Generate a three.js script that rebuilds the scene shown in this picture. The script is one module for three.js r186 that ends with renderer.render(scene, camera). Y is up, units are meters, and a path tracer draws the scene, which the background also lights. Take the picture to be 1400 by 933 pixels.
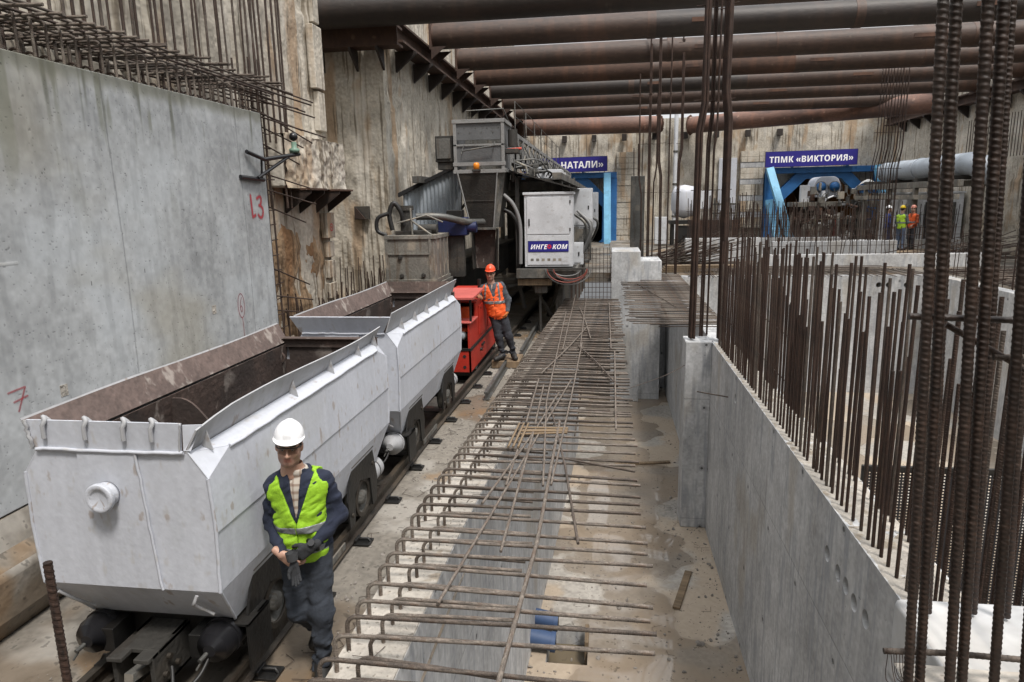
import * as THREE from 'three';
import { RoundedBoxGeometry } from 'three/addons/geometries/RoundedBoxGeometry.js';
import { mergeGeometries, mergeVertices } from 'three/addons/utils/BufferGeometryUtils.js';

// ---------------------------------------------------------------- camera, sky, light, exposure
const scene = new THREE.Scene();
const camera = new THREE.PerspectiveCamera(53.13, 1024 / 682, 0.05, 400);
camera.position.set(0, 3.12, 0);
camera.rotation.order = 'YXZ';
camera.rotation.set(-0.20038, 0.14189, -0.02);
const renderer = new THREE.WebGLRenderer({ antialias: true });
renderer.toneMapping = THREE.LinearToneMapping;
renderer.toneMappingExposure = 2.45;
renderer.shadowMap.enabled = true;
{ // overcast sky: air and cloud only, brightest overhead
  const W = 512, H = 256, d = new Float32Array(W * H * 4);
  for (let j = 0; j < H; j++) for (let i = 0; i < W; i++) {
    const el = (j + 0.5) / H * Math.PI - Math.PI / 2, az = (i + 0.5) / W * Math.PI * 2;
    const s = Math.sin(el);
    let L = s > 0 ? 0.27 + 0.68 * s : 0.1;
    if (s > 0) L *= 1 + 0.05 * Math.sin(az * 3 + 7 * el) + 0.04 * Math.sin(az * 5 - 9 * el + 1.3);
    const k = (j * W + i) * 4;
    d[k] = L * 0.985; d[k + 1] = L * 1.0; d[k + 2] = L * 1.025; d[k + 3] = 1;
  }
  const sky = new THREE.DataTexture(d, W, H, THREE.RGBAFormat, THREE.FloatType);
  sky.mapping = THREE.EquirectangularReflectionMapping;
  sky.magFilter = THREE.LinearFilter; sky.minFilter = THREE.LinearFilter; sky.needsUpdate = true;
  scene.background = sky; scene.environment = sky;
}
const sun = new THREE.DirectionalLight(0xfff8f0, 1.5);
sun.position.set(11, 36, 2); sun.target.position.set(0, 0, -14);
sun.castShadow = true; sun.shadow.radius = 20; sun.shadow.mapSize.set(2048, 2048);
Object.assign(sun.shadow.camera, { left: -30, right: 30, top: 34, bottom: -34, near: 1, far: 100 });
scene.add(sun, sun.target);

// ---------------------------------------------------------------- helpers
function rng(seed) { let a = seed >>> 0; return () => { a = (a + 0x6D2B79F5) | 0; let t = Math.imul(a ^ (a >>> 15), 1 | a); t = (t + Math.imul(t ^ (t >>> 7), 61 | t)) ^ t; return ((t ^ (t >>> 14)) >>> 0) / 4294967296; }; }
const R = rng(20240611);
const rr = (a, b) => a + (b - a) * R();
const V = (x, y, z) => new THREE.Vector3(x, y, z);
const lerp = (a, b, t) => a + (b - a) * t, clamp = (x, a = 0, b = 1) => Math.min(b, Math.max(a, x));
const smooth = (a, b, x) => { const t = clamp((x - a) / (b - a)); return t * t * (3 - 2 * t); };
const HT = new Float32Array(65536); { const r0 = rng(7); for (let i = 0; i < 65536; i++) HT[i] = r0(); }
const hsh = (i, j, s) => HT[((i * 1619 + j * 31337 + s * 6971 + (i * j & 1023) * 13) & 65535)];
function vn(x, y, px, py, s) { // tileable value noise
  const xi = Math.floor(x), yi = Math.floor(y), fx = x - xi, fy = y - yi;
  const x0 = ((xi % px) + px) % px, x1 = (x0 + 1) % px, y0 = ((yi % py) + py) % py, y1 = (y0 + 1) % py;
  const u = fx * fx * (3 - 2 * fx), v = fy * fy * (3 - 2 * fy);
  const a = hsh(x0, y0, s), b = hsh(x1, y0, s), c = hsh(x0, y1, s), e = hsh(x1, y1, s);
  return a + (b - a) * u + (c - a) * v + (a - b - c + e) * u * v;
}
function fbm(u, v, px, py, oct, s) { let t = 0, a = 0.5, n = 0; for (let o = 0; o < oct; o++) { t += a * vn(u * px, v * py, px, py, s + o * 17); n += a; a *= 0.5; px *= 2; py *= 2; } return t / n; }
function n3(x, y, z) { // cheap 3d noise -1..1
  return (vn(x + 37.1 * Math.floor(z), y, 4096, 4096, 3) * (1 - smooth(0, 1, z - Math.floor(z))) + vn(x + 37.1 * (Math.floor(z) + 1), y, 4096, 4096, 3) * smooth(0, 1, z - Math.floor(z))) * 2 - 1;
}
// texture set: fn(u, v, o) writes o = [r, g, b (display values 0..1), height, roughness]
function texSet(w, h, fn, mw, mh, { bump = true, rough = false } = {}) {
  const c = new Uint8Array(w * h * 4), b = bump ? new Uint8Array(w * h * 4) : null, q = rough ? new Uint8Array(w * h * 4) : null;
  const o = [0, 0, 0, 0, 0];
  for (let j = 0; j < h; j++) for (let i = 0; i < w; i++) {
    fn((i + 0.5) / w, (j + 0.5) / h, o); const k = (j * w + i) * 4;
    for (let m = 0; m < 3; m++) c[k + m] = clamp(o[m]) * 255; c[k + 3] = 255;
    if (b) { b[k] = b[k + 1] = b[k + 2] = clamp(o[3]) * 255; b[k + 3] = 255; }
    if (q) { q[k] = q[k + 1] = q[k + 2] = clamp(o[4]) * 255; q[k + 3] = 255; }
  }
  const mk = (d, srgb) => { const t = new THREE.DataTexture(d, w, h, THREE.RGBAFormat); t.wrapS = t.wrapT = THREE.RepeatWrapping; t.magFilter = THREE.LinearFilter; t.minFilter = THREE.LinearMipmapLinearFilter; t.generateMipmaps = true; t.repeat.set(1 / mw, 1 / mh); if (srgb) t.colorSpace = THREE.SRGBColorSpace; t.needsUpdate = true; return t; };
  const r = { map: mk(c, true) }; if (b) r.bumpMap = mk(b, false); if (q) r.roughnessMap = mk(q, false);
  return r;
}
const mixc = (o, c, t) => { for (let m = 0; m < 3; m++) o[m] += (c[m] - o[m]) * t; };
const rgb = (r, g, b) => [r / 255, g / 255, b / 255];
const setc = (o, c) => { o[0] = c[0]; o[1] = c[1]; o[2] = c[2]; };
const mul = (o, k) => { o[0] *= k; o[1] *= k; o[2] *= k; };
function std(p) { return new THREE.MeshStandardMaterial({ roughness: 0.85, metalness: 0, ...p }); }
function plain(r, g, b, rough = 0.7, metal = 0) { const m = std({ roughness: rough, metalness: metal }); m.color.setRGB(r, g, b); return m; }

// ---------------------------------------------------------------- materials
const T = {};
T.grey = texSet(1280, 640, (u, v, o) => { // left wall, 10 x 5 m, one texture for the whole face
  const big = fbm(u, v, 5, 3, 5, 11), mid = fbm(u, v, 14, 7, 4, 23), fine = fbm(u, v, 180, 90, 3, 31);
  const st = fbm(u, v, 70, 5, 4, 41), st2 = fbm(u, v, 110, 12, 4, 47), pore = vn(u * 620, v * 310, 620, 310, 43);
  setc(o, rgb(170, 173, 175));
  mul(o, 0.83 + 0.18 * big + 0.14 * mid + 0.18 * (fine - 0.5) + 0.12 * (fbm(u, v, 40, 20, 4, 37) - 0.5));
  mixc(o, rgb(181, 187, 192), smooth(0.52, 0.75, mid) * 0.4);
  mixc(o, rgb(150, 144, 128), smooth(0.55, 0.8, fbm(u, v, 6, 5, 4, 53)) * 0.5);
  mul(o, 1 - 0.07 * smooth(0.5, 0.72, st2));
  const top = smooth(0.55, 0.86, v); // run-down stains that start at the wall top
  mixc(o, rgb(104, 106, 90), smooth(0.6, 0.74, st) * 0.5 * top);
  mixc(o, rgb(70, 72, 58), smooth(0.62, 0.75, fbm(u, v, 90, 2, 3, 61)) * 0.5 * smooth(0.7, 0.86, v));
  const ed = smooth(0.835, 0.862, v + 0.02 * (fbm(u, v, 60, 10, 3, 71) - 0.5));
  mixc(o, rgb(108, 108, 94), ed * 0.6);
  let hgt = 0.6 + 0.25 * (fine - 0.5) + 0.2 * (mid - 0.5);
  const hole = vn(u * 300, v * 150, 300, 150, 77); if (hole > 0.982) { mul(o, 0.55); hgt -= 0.5; } if (pore > 0.93) { mul(o, 0.8); hgt -= 0.25; }
  // form joints
  for (const x of [0.17, 0.4, 0.63, 0.86]) { const dd = Math.abs(u - x - 0.0015 * Math.sin(v * 9)); if (dd < 0.0009) { mul(o, 0.86); hgt -= 0.4; } }
  { const dd = Math.abs(v - 0.545 - 0.006 * (fbm(u, v, 30, 4, 3, 83) - 0.5)); if (dd < 0.0022 && u > 0.52 && u < 0.9) { mixc(o, rgb(192, 193, 190), 0.5 * smooth(.45, .6, fbm(u, v, 50, 8, 3, 89))); hgt += 0.3; } }
  o[3] = hgt;
}, 10, 5);
T.conc = texSet(704, 704, (u, v, o) => { // pale shuttered concrete, 5 m
  const big = fbm(u, v, 4, 4, 5, 101), fine = fbm(u, v, 120, 120, 3, 103), st = fbm(u, v, 40, 4, 4, 107), st2 = fbm(u, v, 90, 9, 4, 109);
  setc(o, rgb(187, 188, 189)); mul(o, 0.81 + 0.26 * big + 0.2 * (fine - 0.5) + 0.16 * (fbm(u, v, 24, 24, 4, 127) - 0.5));
  mixc(o, rgb(132, 136, 142), smooth(0.5, 0.74, st2) * 0.5);
  mixc(o, rgb(206, 207, 206), smooth(0.55, 0.8, st) * 0.3);
  mixc(o, rgb(140, 128, 110), smooth(0.6, 0.8, fbm(u, v, 9, 4, 4, 113)) * 0.32);
  let h = 0.6 + 0.3 * (fine - 0.5); if (vn(u * 260, v * 260, 260, 260, 119) > 0.982) { mul(o, 0.6); h -= 0.5; }
  { const ju = Math.abs(u - 0.5 - 0.002 * Math.sin(v * 20)), jv = Math.min(Math.abs(v - 0.36), Math.abs(v - 0.86)); if (ju < 0.0016 || jv < 0.0014) { mul(o, 0.86); h -= 0.35; } const tu = ((u * 4) % 1) - 0.5, tv = ((v * 4 + .2) % 1) - 0.5, td = Math.hypot(tu, tv); if (td < 0.02) { mul(o, 0.5); h -= 0.6; } else if (td < 0.045) { mul(o, 0.9); } }
  o[3] = h;
}, 5, 5);
T.pale = texSet(512, 512, (u, v, o) => { // trowelled wall top, bone colour, crumbly
  const a = fbm(u, v, 6, 6, 5, 131), f = fbm(u, v, 60, 60, 3, 133);
  setc(o, rgb(175, 169, 160)); mul(o, 0.82 + 0.24 * a + 0.16 * (f - 0.5));
  mixc(o, rgb(128, 116, 100), smooth(0.62, 0.78, fbm(u, v, 16, 16, 3, 137)) * 0.6);
  mixc(o, rgb(90, 84, 76), smooth(0.76, 0.84, f) * 0.6); o[3] = f * 0.7 + a * 0.3;
}, 2, 2);
T.beige = texSet(640, 640, (u, v, o) => { // slurry wall, 7 m
  const big = fbm(u, v, 4, 4, 5, 151), st = fbm(u, v, 15, 3, 5, 157), st2 = fbm(u, v, 60, 8, 3, 163), fine = fbm(u, v, 130, 130, 3, 167);
  setc(o, rgb(184, 177, 164)); mul(o, 0.76 + 0.34 * big + 0.26 * (fine - 0.5) + 0.2 * (fbm(u, v, 18, 18, 4, 181) - 0.5));
  mixc(o, rgb(150, 118, 86), smooth(0.57, 0.74, st) * 0.5);
  mixc(o, rgb(92, 82, 68), smooth(0.62, 0.72, fbm(u, v, 110, 4, 5, 163)) * 0.65);
  mixc(o, rgb(204, 199, 189), smooth(0.56, 0.72, fbm(u, v, 12, 6, 5, 173)) * 0.5);
  mixc(o, rgb(150, 124, 94), smooth(0.62, 0.74, fbm(u, v, 6, 5, 5, 179)) * 0.4);
  o[3] = 0.5 + 0.4 * (fine - 0.5) + 0.4 * (st2 - 0.5);
}, 7, 7);
T.floor = texSet(768, 768, (u, v, o) => { // trampled damp slab, 6 m
  const a = fbm(u, v, 4, 4, 6, 191), f = fbm(u, v, 140, 140, 3, 193), wet = smooth(0.5, 0.62, fbm(u, v, 5, 5, 4, 197));
  setc(o, rgb(124, 118, 109)); mul(o, 0.72 + 0.36 * a + 0.34 * (f - 0.5));
  mixc(o, rgb(158, 154, 147), smooth(0.56, 0.68, fbm(u, v, 8, 8, 5, 199)) * 0.6);
  mixc(o, rgb(104, 92, 78), wet * 0.7);
  mixc(o, rgb(128, 98, 66), smooth(0.64, 0.74, fbm(u, v, 7, 7, 4, 211)) * 0.5);
  if (f > 0.74) mul(o, 0.75);
  o[3] = 0.5 * f + 0.5 * a; o[4] = lerp(0.9, 0.38, wet);
}, 6, 6, { rough: true });
T.mud = texSet(640, 640, (u, v, o) => { // wet gallery floor, 7 m
  const a = fbm(u, v, 4, 4, 6, 223), f = fbm(u, v, 120, 120, 3, 227), wet = smooth(0.435, 0.5, fbm(u, v, 4, 4, 5, 229));
  setc(o, rgb(172, 167, 159)); mul(o, 0.74 + 0.36 * a + 0.34 * (f - 0.5));
  mixc(o, rgb(170, 152, 130), smooth(0.5, 0.64, fbm(u, v, 5, 5, 5, 233)) * 0.7);
  mixc(o, rgb(118, 106, 92), wet * 0.6);
  if (f > 0.77) mul(o, 0.72);
  o[3] = 0.5 + (1 - wet) * 0.4 * (f - 0.4); o[4] = lerp(0.7, 0.05, wet);
}, 7, 7, { rough: true });
T.rust = texSet(512, 512, (u, v, o) => { // pipe steel, u round the pipe, v along it
  const a = fbm(u, v, 4, 4, 5, 241), f = fbm(u, v, 70, 70, 3, 251), ring = fbm(u, v, 3, 40, 3, 257);
  setc(o, rgb(92, 74, 64)); mul(o, 0.66 + 0.5 * a + 0.3 * (f - 0.5));
  mixc(o, rgb(122, 90, 72), smooth(0.55, 0.72, ring) * 0.35);
  mixc(o, rgb(52, 44, 42), smooth(0.52, 0.68, fbm(u, v, 5, 6, 4, 263)) * 0.6);
  mixc(o, rgb(150, 138, 126), smooth(0.72, 0.84, fbm(u, v, 12, 30, 4, 269)) * 0.5);
  o[3] = f;
}, 4, 9);
T.bar = texSet(256, 512, (u, v, o) => {
  const a = fbm(u, v, 6, 8, 4, 281), f = fbm(u, v, 30, 60, 3, 283);
  setc(o, rgb(152, 142, 133)); mul(o, 0.6 + 0.5 * a + 0.5 * (f - 0.5));
  mixc(o, rgb(178, 170, 160), smooth(0.56, 0.7, fbm(u, v, 8, 12, 4, 293)) * 0.6);
  mixc(o, rgb(106, 84, 70), smooth(0.55, 0.7, fbm(u, v, 5, 9, 4, 307)) * 0.5);
  o[3] = 0.5 + 0.5 * Math.sin((v * 40 + u * 4) * Math.PI * 2) > 0.62 ? 1 : 0.2;
}, 0.16, 0.72);
T.white = texSet(576, 576, (u, v, o) => { // brushed-on white paint on steel, 3 m
  const a = fbm(u, v, 4, 4, 5, 311), f = fbm(u, v, 120, 120, 3, 313), br = fbm(u, v, 50, 8, 3, 317);
  setc(o, rgb(200, 204, 213)); mul(o, 0.9 + 0.08 * a + 0.06 * (f - 0.5) + 0.06 * (br - 0.5));
  mixc(o, rgb(178, 179, 180), smooth(0.55, 0.78, fbm(u, v, 4, 6, 5, 331)) * 0.35);
  mixc(o, rgb(160, 166, 166), smooth(0.56, 0.85, fbm(u, v, 9, 5, 5, 337)) * 0.4);
  mixc(o, rgb(166, 162, 156), smooth(0.66, 0.85, fbm(u, v, 60, 30, 4, 347)) * 0.4);
  mixc(o, rgb(128, 108, 92), smooth(0.73, 0.8, fbm(u, v, 40, 20, 5, 349)) * 0.4);
  o[3] = 0.5 + 0.06 * (f - 0.5) + 0.8 * (fbm(u, v, 5, 5, 2, 351) - 0.5) + 0.06 * (br - 0.5);
}, 3, 3);
T.inside = texSet(512, 512, (u, v, o) => { // muck-worn steel with dried slurry
  const a = fbm(u, v, 4, 4, 5, 353), f = fbm(u, v, 60, 60, 3, 359);
  setc(o, rgb(78, 64, 58)); mul(o, 0.6 + 0.6 * a + 0.3 * (f - 0.5));
  mixc(o, rgb(150, 144, 138), smooth(0.62, 0.78, fbm(u, v, 20, 11, 5, 367)) * 0.7);
  mixc(o, rgb(46, 40, 38), smooth(0.55, 0.75, fbm(u, v, 5, 6, 4, 373)) * 0.6); o[3] = f;
}, 2, 2);
T.rim = texSet(512, 512, (u, v, o) => { // worn primer-brown boards
  const a = fbm(u, v, 4, 4, 5, 375), f = fbm(u, v, 60, 60, 3, 376);
  setc(o, rgb(98, 84, 79)); mul(o, 0.7 + 0.44 * a + 0.3 * (f - 0.5));
  mixc(o, rgb(168, 162, 155), smooth(0.62, 0.76, fbm(u, v, 16, 12, 5, 377)) * 0.65); o[3] = f;
}, 1.6, 1.6);
T.grime = texSet(512, 512, (u, v, o) => { // mud-spattered machine grey
  const a = fbm(u, v, 4, 4, 5, 379), f = fbm(u, v, 80, 80, 3, 383), st = fbm(u, v, 40, 4, 3, 389);
  setc(o, rgb(100, 99, 95)); mul(o, 0.62 + 0.5 * a + 0.24 * (f - 0.5));
  mixc(o, rgb(134, 125, 112), smooth(0.55, 0.7, fbm(u, v, 7, 7, 5, 397)) * 0.5);
  mixc(o, rgb(70, 62, 54), smooth(0.58, 0.74, st) * 0.6); o[3] = f;
}, 2, 2);
T.paint = texSet(512, 512, (u, v, o) => { // neutral scuff map, multiplied with a paint colour
  const a = fbm(u, v, 5, 5, 5, 401), f = fbm(u, v, 90, 90, 3, 409);
  setc(o, [1, 1, 1]); mul(o, 0.82 + 0.18 * a + 0.08 * (f - 0.5));
  mixc(o, rgb(150, 140, 130), smooth(0.66, 0.8, fbm(u, v, 14, 18, 4, 419)) * 0.2); o[3] = f;
}, 1.5, 1.5);
T.cloth = texSet(256, 256, (u, v, o) => { const f = fbm(u, v, 60, 60, 2, 431), a = fbm(u, v, 6, 6, 3, 433); setc(o, [1, 1, 1]); mul(o, 0.86 + 0.12 * a + 0.12 * (f - 0.5)); o[3] = f; }, 0.5, 0.5);
T.wood = texSet(512, 512, (u, v, o) => { const g = fbm(u, v, 60, 4, 4, 443), a = fbm(u, v, 5, 4, 4, 449); setc(o, rgb(126, 108, 86)); mul(o, 0.6 + 0.4 * a + 0.4 * (g - 0.3)); o[3] = g; }, 1, 2);
const tint = (t, r, g, b, p = {}) => { const m = std({ ...t, ...p }); m.color.setRGB(r, g, b); return m; };
const M = {
  grey: std({ ...T.grey, bumpScale: 0.006, roughness: 0.9 }),
  conc: std({ ...T.conc, bumpScale: 0.007, roughness: 0.9 }),
  grimeMid: tint(T.paint, 0.13, 0.135, 0.14, { bumpScale: 0.003, roughness: 0.6 }),
  steelPale: tint(T.paint, 0.27, 0.27, 0.265, { bumpScale: 0.003, roughness: 0.6 }),
  soil: tint(T.beige, 0.62, 0.46, 0.32, { bumpScale: 0.05, roughness: 1 }),
  mudAndShade: tint(T.floor, 0.3, 0.28, 0.26, { bumpScale: 0.01, roughness: 1 }),  // floor tint darkened for mud plus the shade under the wagons
  pale: std({ ...T.pale, bumpScale: 0.02, roughness: 0.95 }),
  beige: std({ ...T.beige, bumpScale: 0.03, roughness: 0.95 }),
  floor: std({ ...T.floor, bumpScale: 0.01, roughness: 1 }),
  mud: std({ ...T.mud, bumpScale: 0.008, roughness: 1 }),
  strut: tint(T.rust, 0.56, 0.5, 0.46, { bumpScale: 0.004, roughness: 0.6 }),
  strutRed: tint(T.rust, 1.25, 1.0, 0.92, { bumpScale: 0.004, roughness: 0.6 }),
  strutDark: tint(T.rust, 0.24, 0.26, 0.28, { bumpScale: 0.004, roughness: 0.55 }),
  steelRust: tint(T.rust, 0.66, 0.55, 0.48, { bumpScale: 0.004 }),
  steelBlack: tint(T.rust, 0.28, 0.3, 0.32, { bumpScale: 0.003, roughness: 0.6 }),
  bar: tint(T.bar, 0.32, 0.29, 0.27, { bumpScale: 0.0016, roughness: 0.75 }),
  barPale: tint(T.bar, 0.56, 0.54, 0.52, { bumpScale: 0.0016, roughness: 0.8 }),
  barRust: tint(T.bar, 0.13, 0.075, 0.055, { bumpScale: 0.0016, roughness: 0.85 }),
  barDark: tint(T.bar, 0.17, 0.115, 0.09, { bumpScale: 0.0016, roughness: 0.7 }),
  barNear: tint(T.bar, 0.1, 0.063, 0.048, { bumpScale: 0.0005, roughness: 0.55 }),
  white: std({ ...T.white, bumpScale: 0.02, roughness: 0.5 }),
  whiteDirty: tint(T.white, 0.72, 0.7, 0.66, { bumpScale: 0.004, roughness: 0.6 }),
  inside: std({ ...T.inside, bumpScale: 0.005, roughness: 0.8 }),
  rim: std({ ...T.rim, bumpScale: 0.004, roughness: 0.75 }),
  grime: std({ ...T.grime, bumpScale: 0.005, roughness: 0.8 }),
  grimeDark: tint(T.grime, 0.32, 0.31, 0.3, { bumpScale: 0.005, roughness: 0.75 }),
  chute: tint(T.grime, 0.17, 0.155, 0.14, { bumpScale: 0.005, roughness: 0.55 }),
  grimePale: tint(T.grime, 1.65, 1.62, 1.56, { bumpScale: 0.004, roughness: 0.75 }),
  black: tint(T.grime, 0.09, 0.09, 0.095, { bumpScale: 0.003, roughness: 0.5 }),
  blackShiny: plain(0.012, 0.012, 0.014, 0.32),
  rail: tint(T.grime, 0.42, 0.36, 0.31, { bumpScale: 0.004, roughness: 0.6, metalness: 0.3 }),
  railTop: plain(0.3, 0.28, 0.26, 0.35, 0.7),
  galv: tint(T.grime, 0.9, 0.92, 0.95, { bumpScale: 0.002, roughness: 0.5, metalness: 0.3 }),
  red: tint(T.paint, 0.5, 0.035, 0.02, { bumpScale: 0.002, roughness: 0.45 }),
  pink: tint(T.paint, 0.62, 0.14, 0.12, { bumpScale: 0.002, roughness: 0.4 }),
  orange: tint(T.paint, 0.75, 0.12, 0.02, { bumpScale: 0.002, roughness: 0.5 }),
  blue: tint(T.paint, 0.03, 0.16, 0.42, { bumpScale: 0.002, roughness: 0.5 }),
  blueLight: tint(T.paint, 0.2, 0.52, 0.78, { bumpScale: 0.002, roughness: 0.5 }),
  blueDeep: tint(T.paint, 0.014, 0.022, 0.085, { bumpScale: 0.001, roughness: 0.45 }),
  cabinet: tint(T.paint, 0.66, 0.68, 0.71, { bumpScale: 0.001, roughness: 0.45 }),
  duct: tint(T.paint, 0.42, 0.47, 0.53, { bumpScale: 0.002, roughness: 0.5 }),
  panel: tint(T.paint, 0.4, 0.45, 0.5, { bumpScale: 0.002, roughness: 0.55 }),
  wood: std({ ...T.wood, bumpScale: 0.006, roughness: 0.9 }),
  hoseBlack: plain(0.015, 0.015, 0.015, 0.5),
  hoseGrey: plain(0.2, 0.2, 0.2, 0.6),
  hoseRed: plain(0.22, 0.06, 0.045, 0.55),
  dark: plain(0.012, 0.012, 0.013, 0.9),
  water: std({ roughness: 0.04 }),
};
M.water.color.setRGB(0.13, 0.105, 0.07);

// ---------------------------------------------------------------- geometry helpers
function uvm(g) { // box-projected uv in metres
  if (g.index) g = g.toNonIndexed();
  const p = g.attributes.position, n = g.attributes.normal, uv = new Float32Array(p.count * 2);
  for (let i = 0; i < p.count; i += 3) {
    let ax = 0, ay = 0, az = 0; for (let k = 0; k < 3; k++) { ax += n.getX(i + k); ay += n.getY(i + k); az += n.getZ(i + k); }
    ax = Math.abs(ax); ay = Math.abs(ay); az = Math.abs(az);
    for (let k = 0; k < 3; k++) {
      const j = i + k, x = p.getX(j), y = p.getY(j), z = p.getZ(j);
      if (ay >= ax && ay >= az) { uv[j * 2] = x; uv[j * 2 + 1] = z; } else if (ax >= az) { uv[j * 2] = z; uv[j * 2 + 1] = y; } else { uv[j * 2] = x; uv[j * 2 + 1] = y; }
    }
  }
  g.setAttribute('uv', new THREE.BufferAttribute(uv, 2)); return g;
}
function bx(x0, x1, y0, y1, z0, z1, b = 0.01) { // box from its bounds, chamfered
  const w = Math.abs(x1 - x0), h = Math.abs(y1 - y0), d = Math.abs(z1 - z0); b = Math.min(b, w / 2.5, h / 2.5, d / 2.5);
  const g = b > 0.0005 ? new RoundedBoxGeometry(w, h, d, 1, b) : new THREE.BoxGeometry(w, h, d);
  g.translate((x0 + x1) / 2, (y0 + y1) / 2, (z0 + z1) / 2); return uvm(g);
}
function plate(pts, t) { // flat polygon with thickness t behind its face
  const n = new THREE.Vector3(); for (let i = 1; i < pts.length - 1; i++) n.add(new THREE.Vector3().crossVectors(pts[i].clone().sub(pts[0]), pts[i + 1].clone().sub(pts[0]))); n.normalize();
  const bk = pts.map(p => p.clone().addScaledVector(n, -t)), pos = [];
  const tri = (a, b, c) => pos.push(a.x, a.y, a.z, b.x, b.y, b.z, c.x, c.y, c.z);
  const sh = THREE.ShapeUtils, ux = pts[1].clone().sub(pts[0]).normalize(), uy = new THREE.Vector3().crossVectors(n, ux);
  const f2 = pts.map(p => new THREE.Vector2(p.dot(ux), p.dot(uy)));
  for (const [a, b, c] of sh.triangulateShape(f2, [])) { tri(pts[a], pts[b], pts[c]); tri(bk[c], bk[b], bk[a]); }
  for (let i = 0; i < pts.length; i++) { const j = (i + 1) % pts.length; tri(pts[i], bk[i], bk[j]); tri(pts[i], bk[j], pts[j]); }
  const g = new THREE.BufferGeometry(); g.setAttribute('position', new THREE.Float32BufferAttribute(pos, 3)); g.computeVertexNormals(); return uvm(g);
}
function sweep(pts, r, seg = 6, rib = null) { // round bar along a polyline, uv in metres
  const N = pts.length, pos = [], nor = [], uv = [], idx = [];
  const tan = pts.map((p, i) => new THREE.Vector3().subVectors(pts[Math.min(N - 1, i + 1)], pts[Math.max(0, i - 1)]).normalize());
  let u = Math.abs(tan[0].y) < 0.9 ? V(0, 1, 0) : V(1, 0, 0); u.addScaledVector(tan[0], -u.dot(tan[0])).normalize();
  let s = 0; const w = new THREE.Vector3(), d = new THREE.Vector3(), rad = Array.isArray(r) ? r : null;
  for (let i = 0; i < N; i++) {
    if (i) { s += pts[i].distanceTo(pts[i - 1]); u.addScaledVector(tan[i], -u.dot(tan[i])).normalize(); }
    w.crossVectors(tan[i], u);
    for (let k = 0; k <= seg; k++) {
      const a = k / seg * Math.PI * 2; d.set(0, 0, 0).addScaledVector(u, Math.cos(a)).addScaledVector(w, Math.sin(a));
      let q = rad ? rad[i] : r; if (rib) q += rib(s, a);
      pos.push(pts[i].x + d.x * q, pts[i].y + d.y * q, pts[i].z + d.z * q); nor.push(d.x, d.y, d.z); uv.push(k / seg * 6.283 * (rad ? rad[i] : r), s);
      if (i && k) { const A = (i - 1) * (seg + 1) + k - 1, B = A + 1, C2 = A + seg + 1, D = C2 + 1; idx.push(A, B, C2, B, D, C2); }
    }
  }
  for (const e of [0, N - 1]) { const c = pos.length / 3, t = tan[e].clone().multiplyScalar(e ? 1 : -1); pos.push(pts[e].x, pts[e].y, pts[e].z); nor.push(t.x, t.y, t.z); uv.push(0, s);
    const b0 = pos.length / 3; for (let k = 0; k <= seg; k++) { const o = (e * (seg + 1) + k) * 3; pos.push(pos[o], pos[o + 1], pos[o + 2]); nor.push(t.x, t.y, t.z); uv.push(k * 0.01, 0.01); if (k) e ? idx.push(c, b0 + k - 1, b0 + k) : idx.push(c, b0 + k, b0 + k - 1); } }
  const g = new THREE.BufferGeometry(); g.setAttribute('position', new THREE.Float32BufferAttribute(pos, 3)); g.setAttribute('normal', new THREE.Float32BufferAttribute(nor, 3)); g.setAttribute('uv', new THREE.Float32BufferAttribute(uv, 2)); g.setIndex(idx);
  if (rib) g.computeVertexNormals();
  return g.toNonIndexed();
}
const cyl = (a, b, r, seg = 16, r2 = r) => sweep([a, b], [r, r2], seg);
const curve = (pts, n = 24) => new THREE.CatmullRomCurve3(pts).getPoints(n);
const hose = (pts, r, seg = 7, n = 24) => sweep(curve(pts, n), r, seg);
function lathe(prof, seg = 24) { const g = new THREE.LatheGeometry(prof.map(p => new THREE.Vector2(p[0], p[1])), seg); const q = g.toNonIndexed(); const uv = q.attributes.uv; for (let i = 0; i < uv.count; i++) uv.setXY(i, uv.getX(i) * 1, uv.getY(i) * 0.5); return q; }
const mov = (g, x, y, z) => { g.translate(x, y, z); return g; };
const join = (list) => mergeGeometries(list.map(g => g.index ? g.toNonIndexed() : g), false);
function ribs(h, p) { return (s, a) => { const f = s / p + a / (2 * Math.PI); const q = f - Math.floor(f); return h * smooth(0.0, 0.25, q) * (1 - smooth(0.3, 0.6, q)) * (0.55 + 0.45 * Math.abs(Math.sin(a + .6))); }; }
function dense(pts, step) { const out = []; for (let i = 0; i < pts.length - 1; i++) { const n = Math.max(1, Math.round(pts[i].distanceTo(pts[i + 1]) / step)); for (let k = 0; k < n; k++) out.push(pts[i].clone().lerp(pts[i + 1], k / n)); } out.push(pts[pts.length - 1].clone()); return out; }

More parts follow.
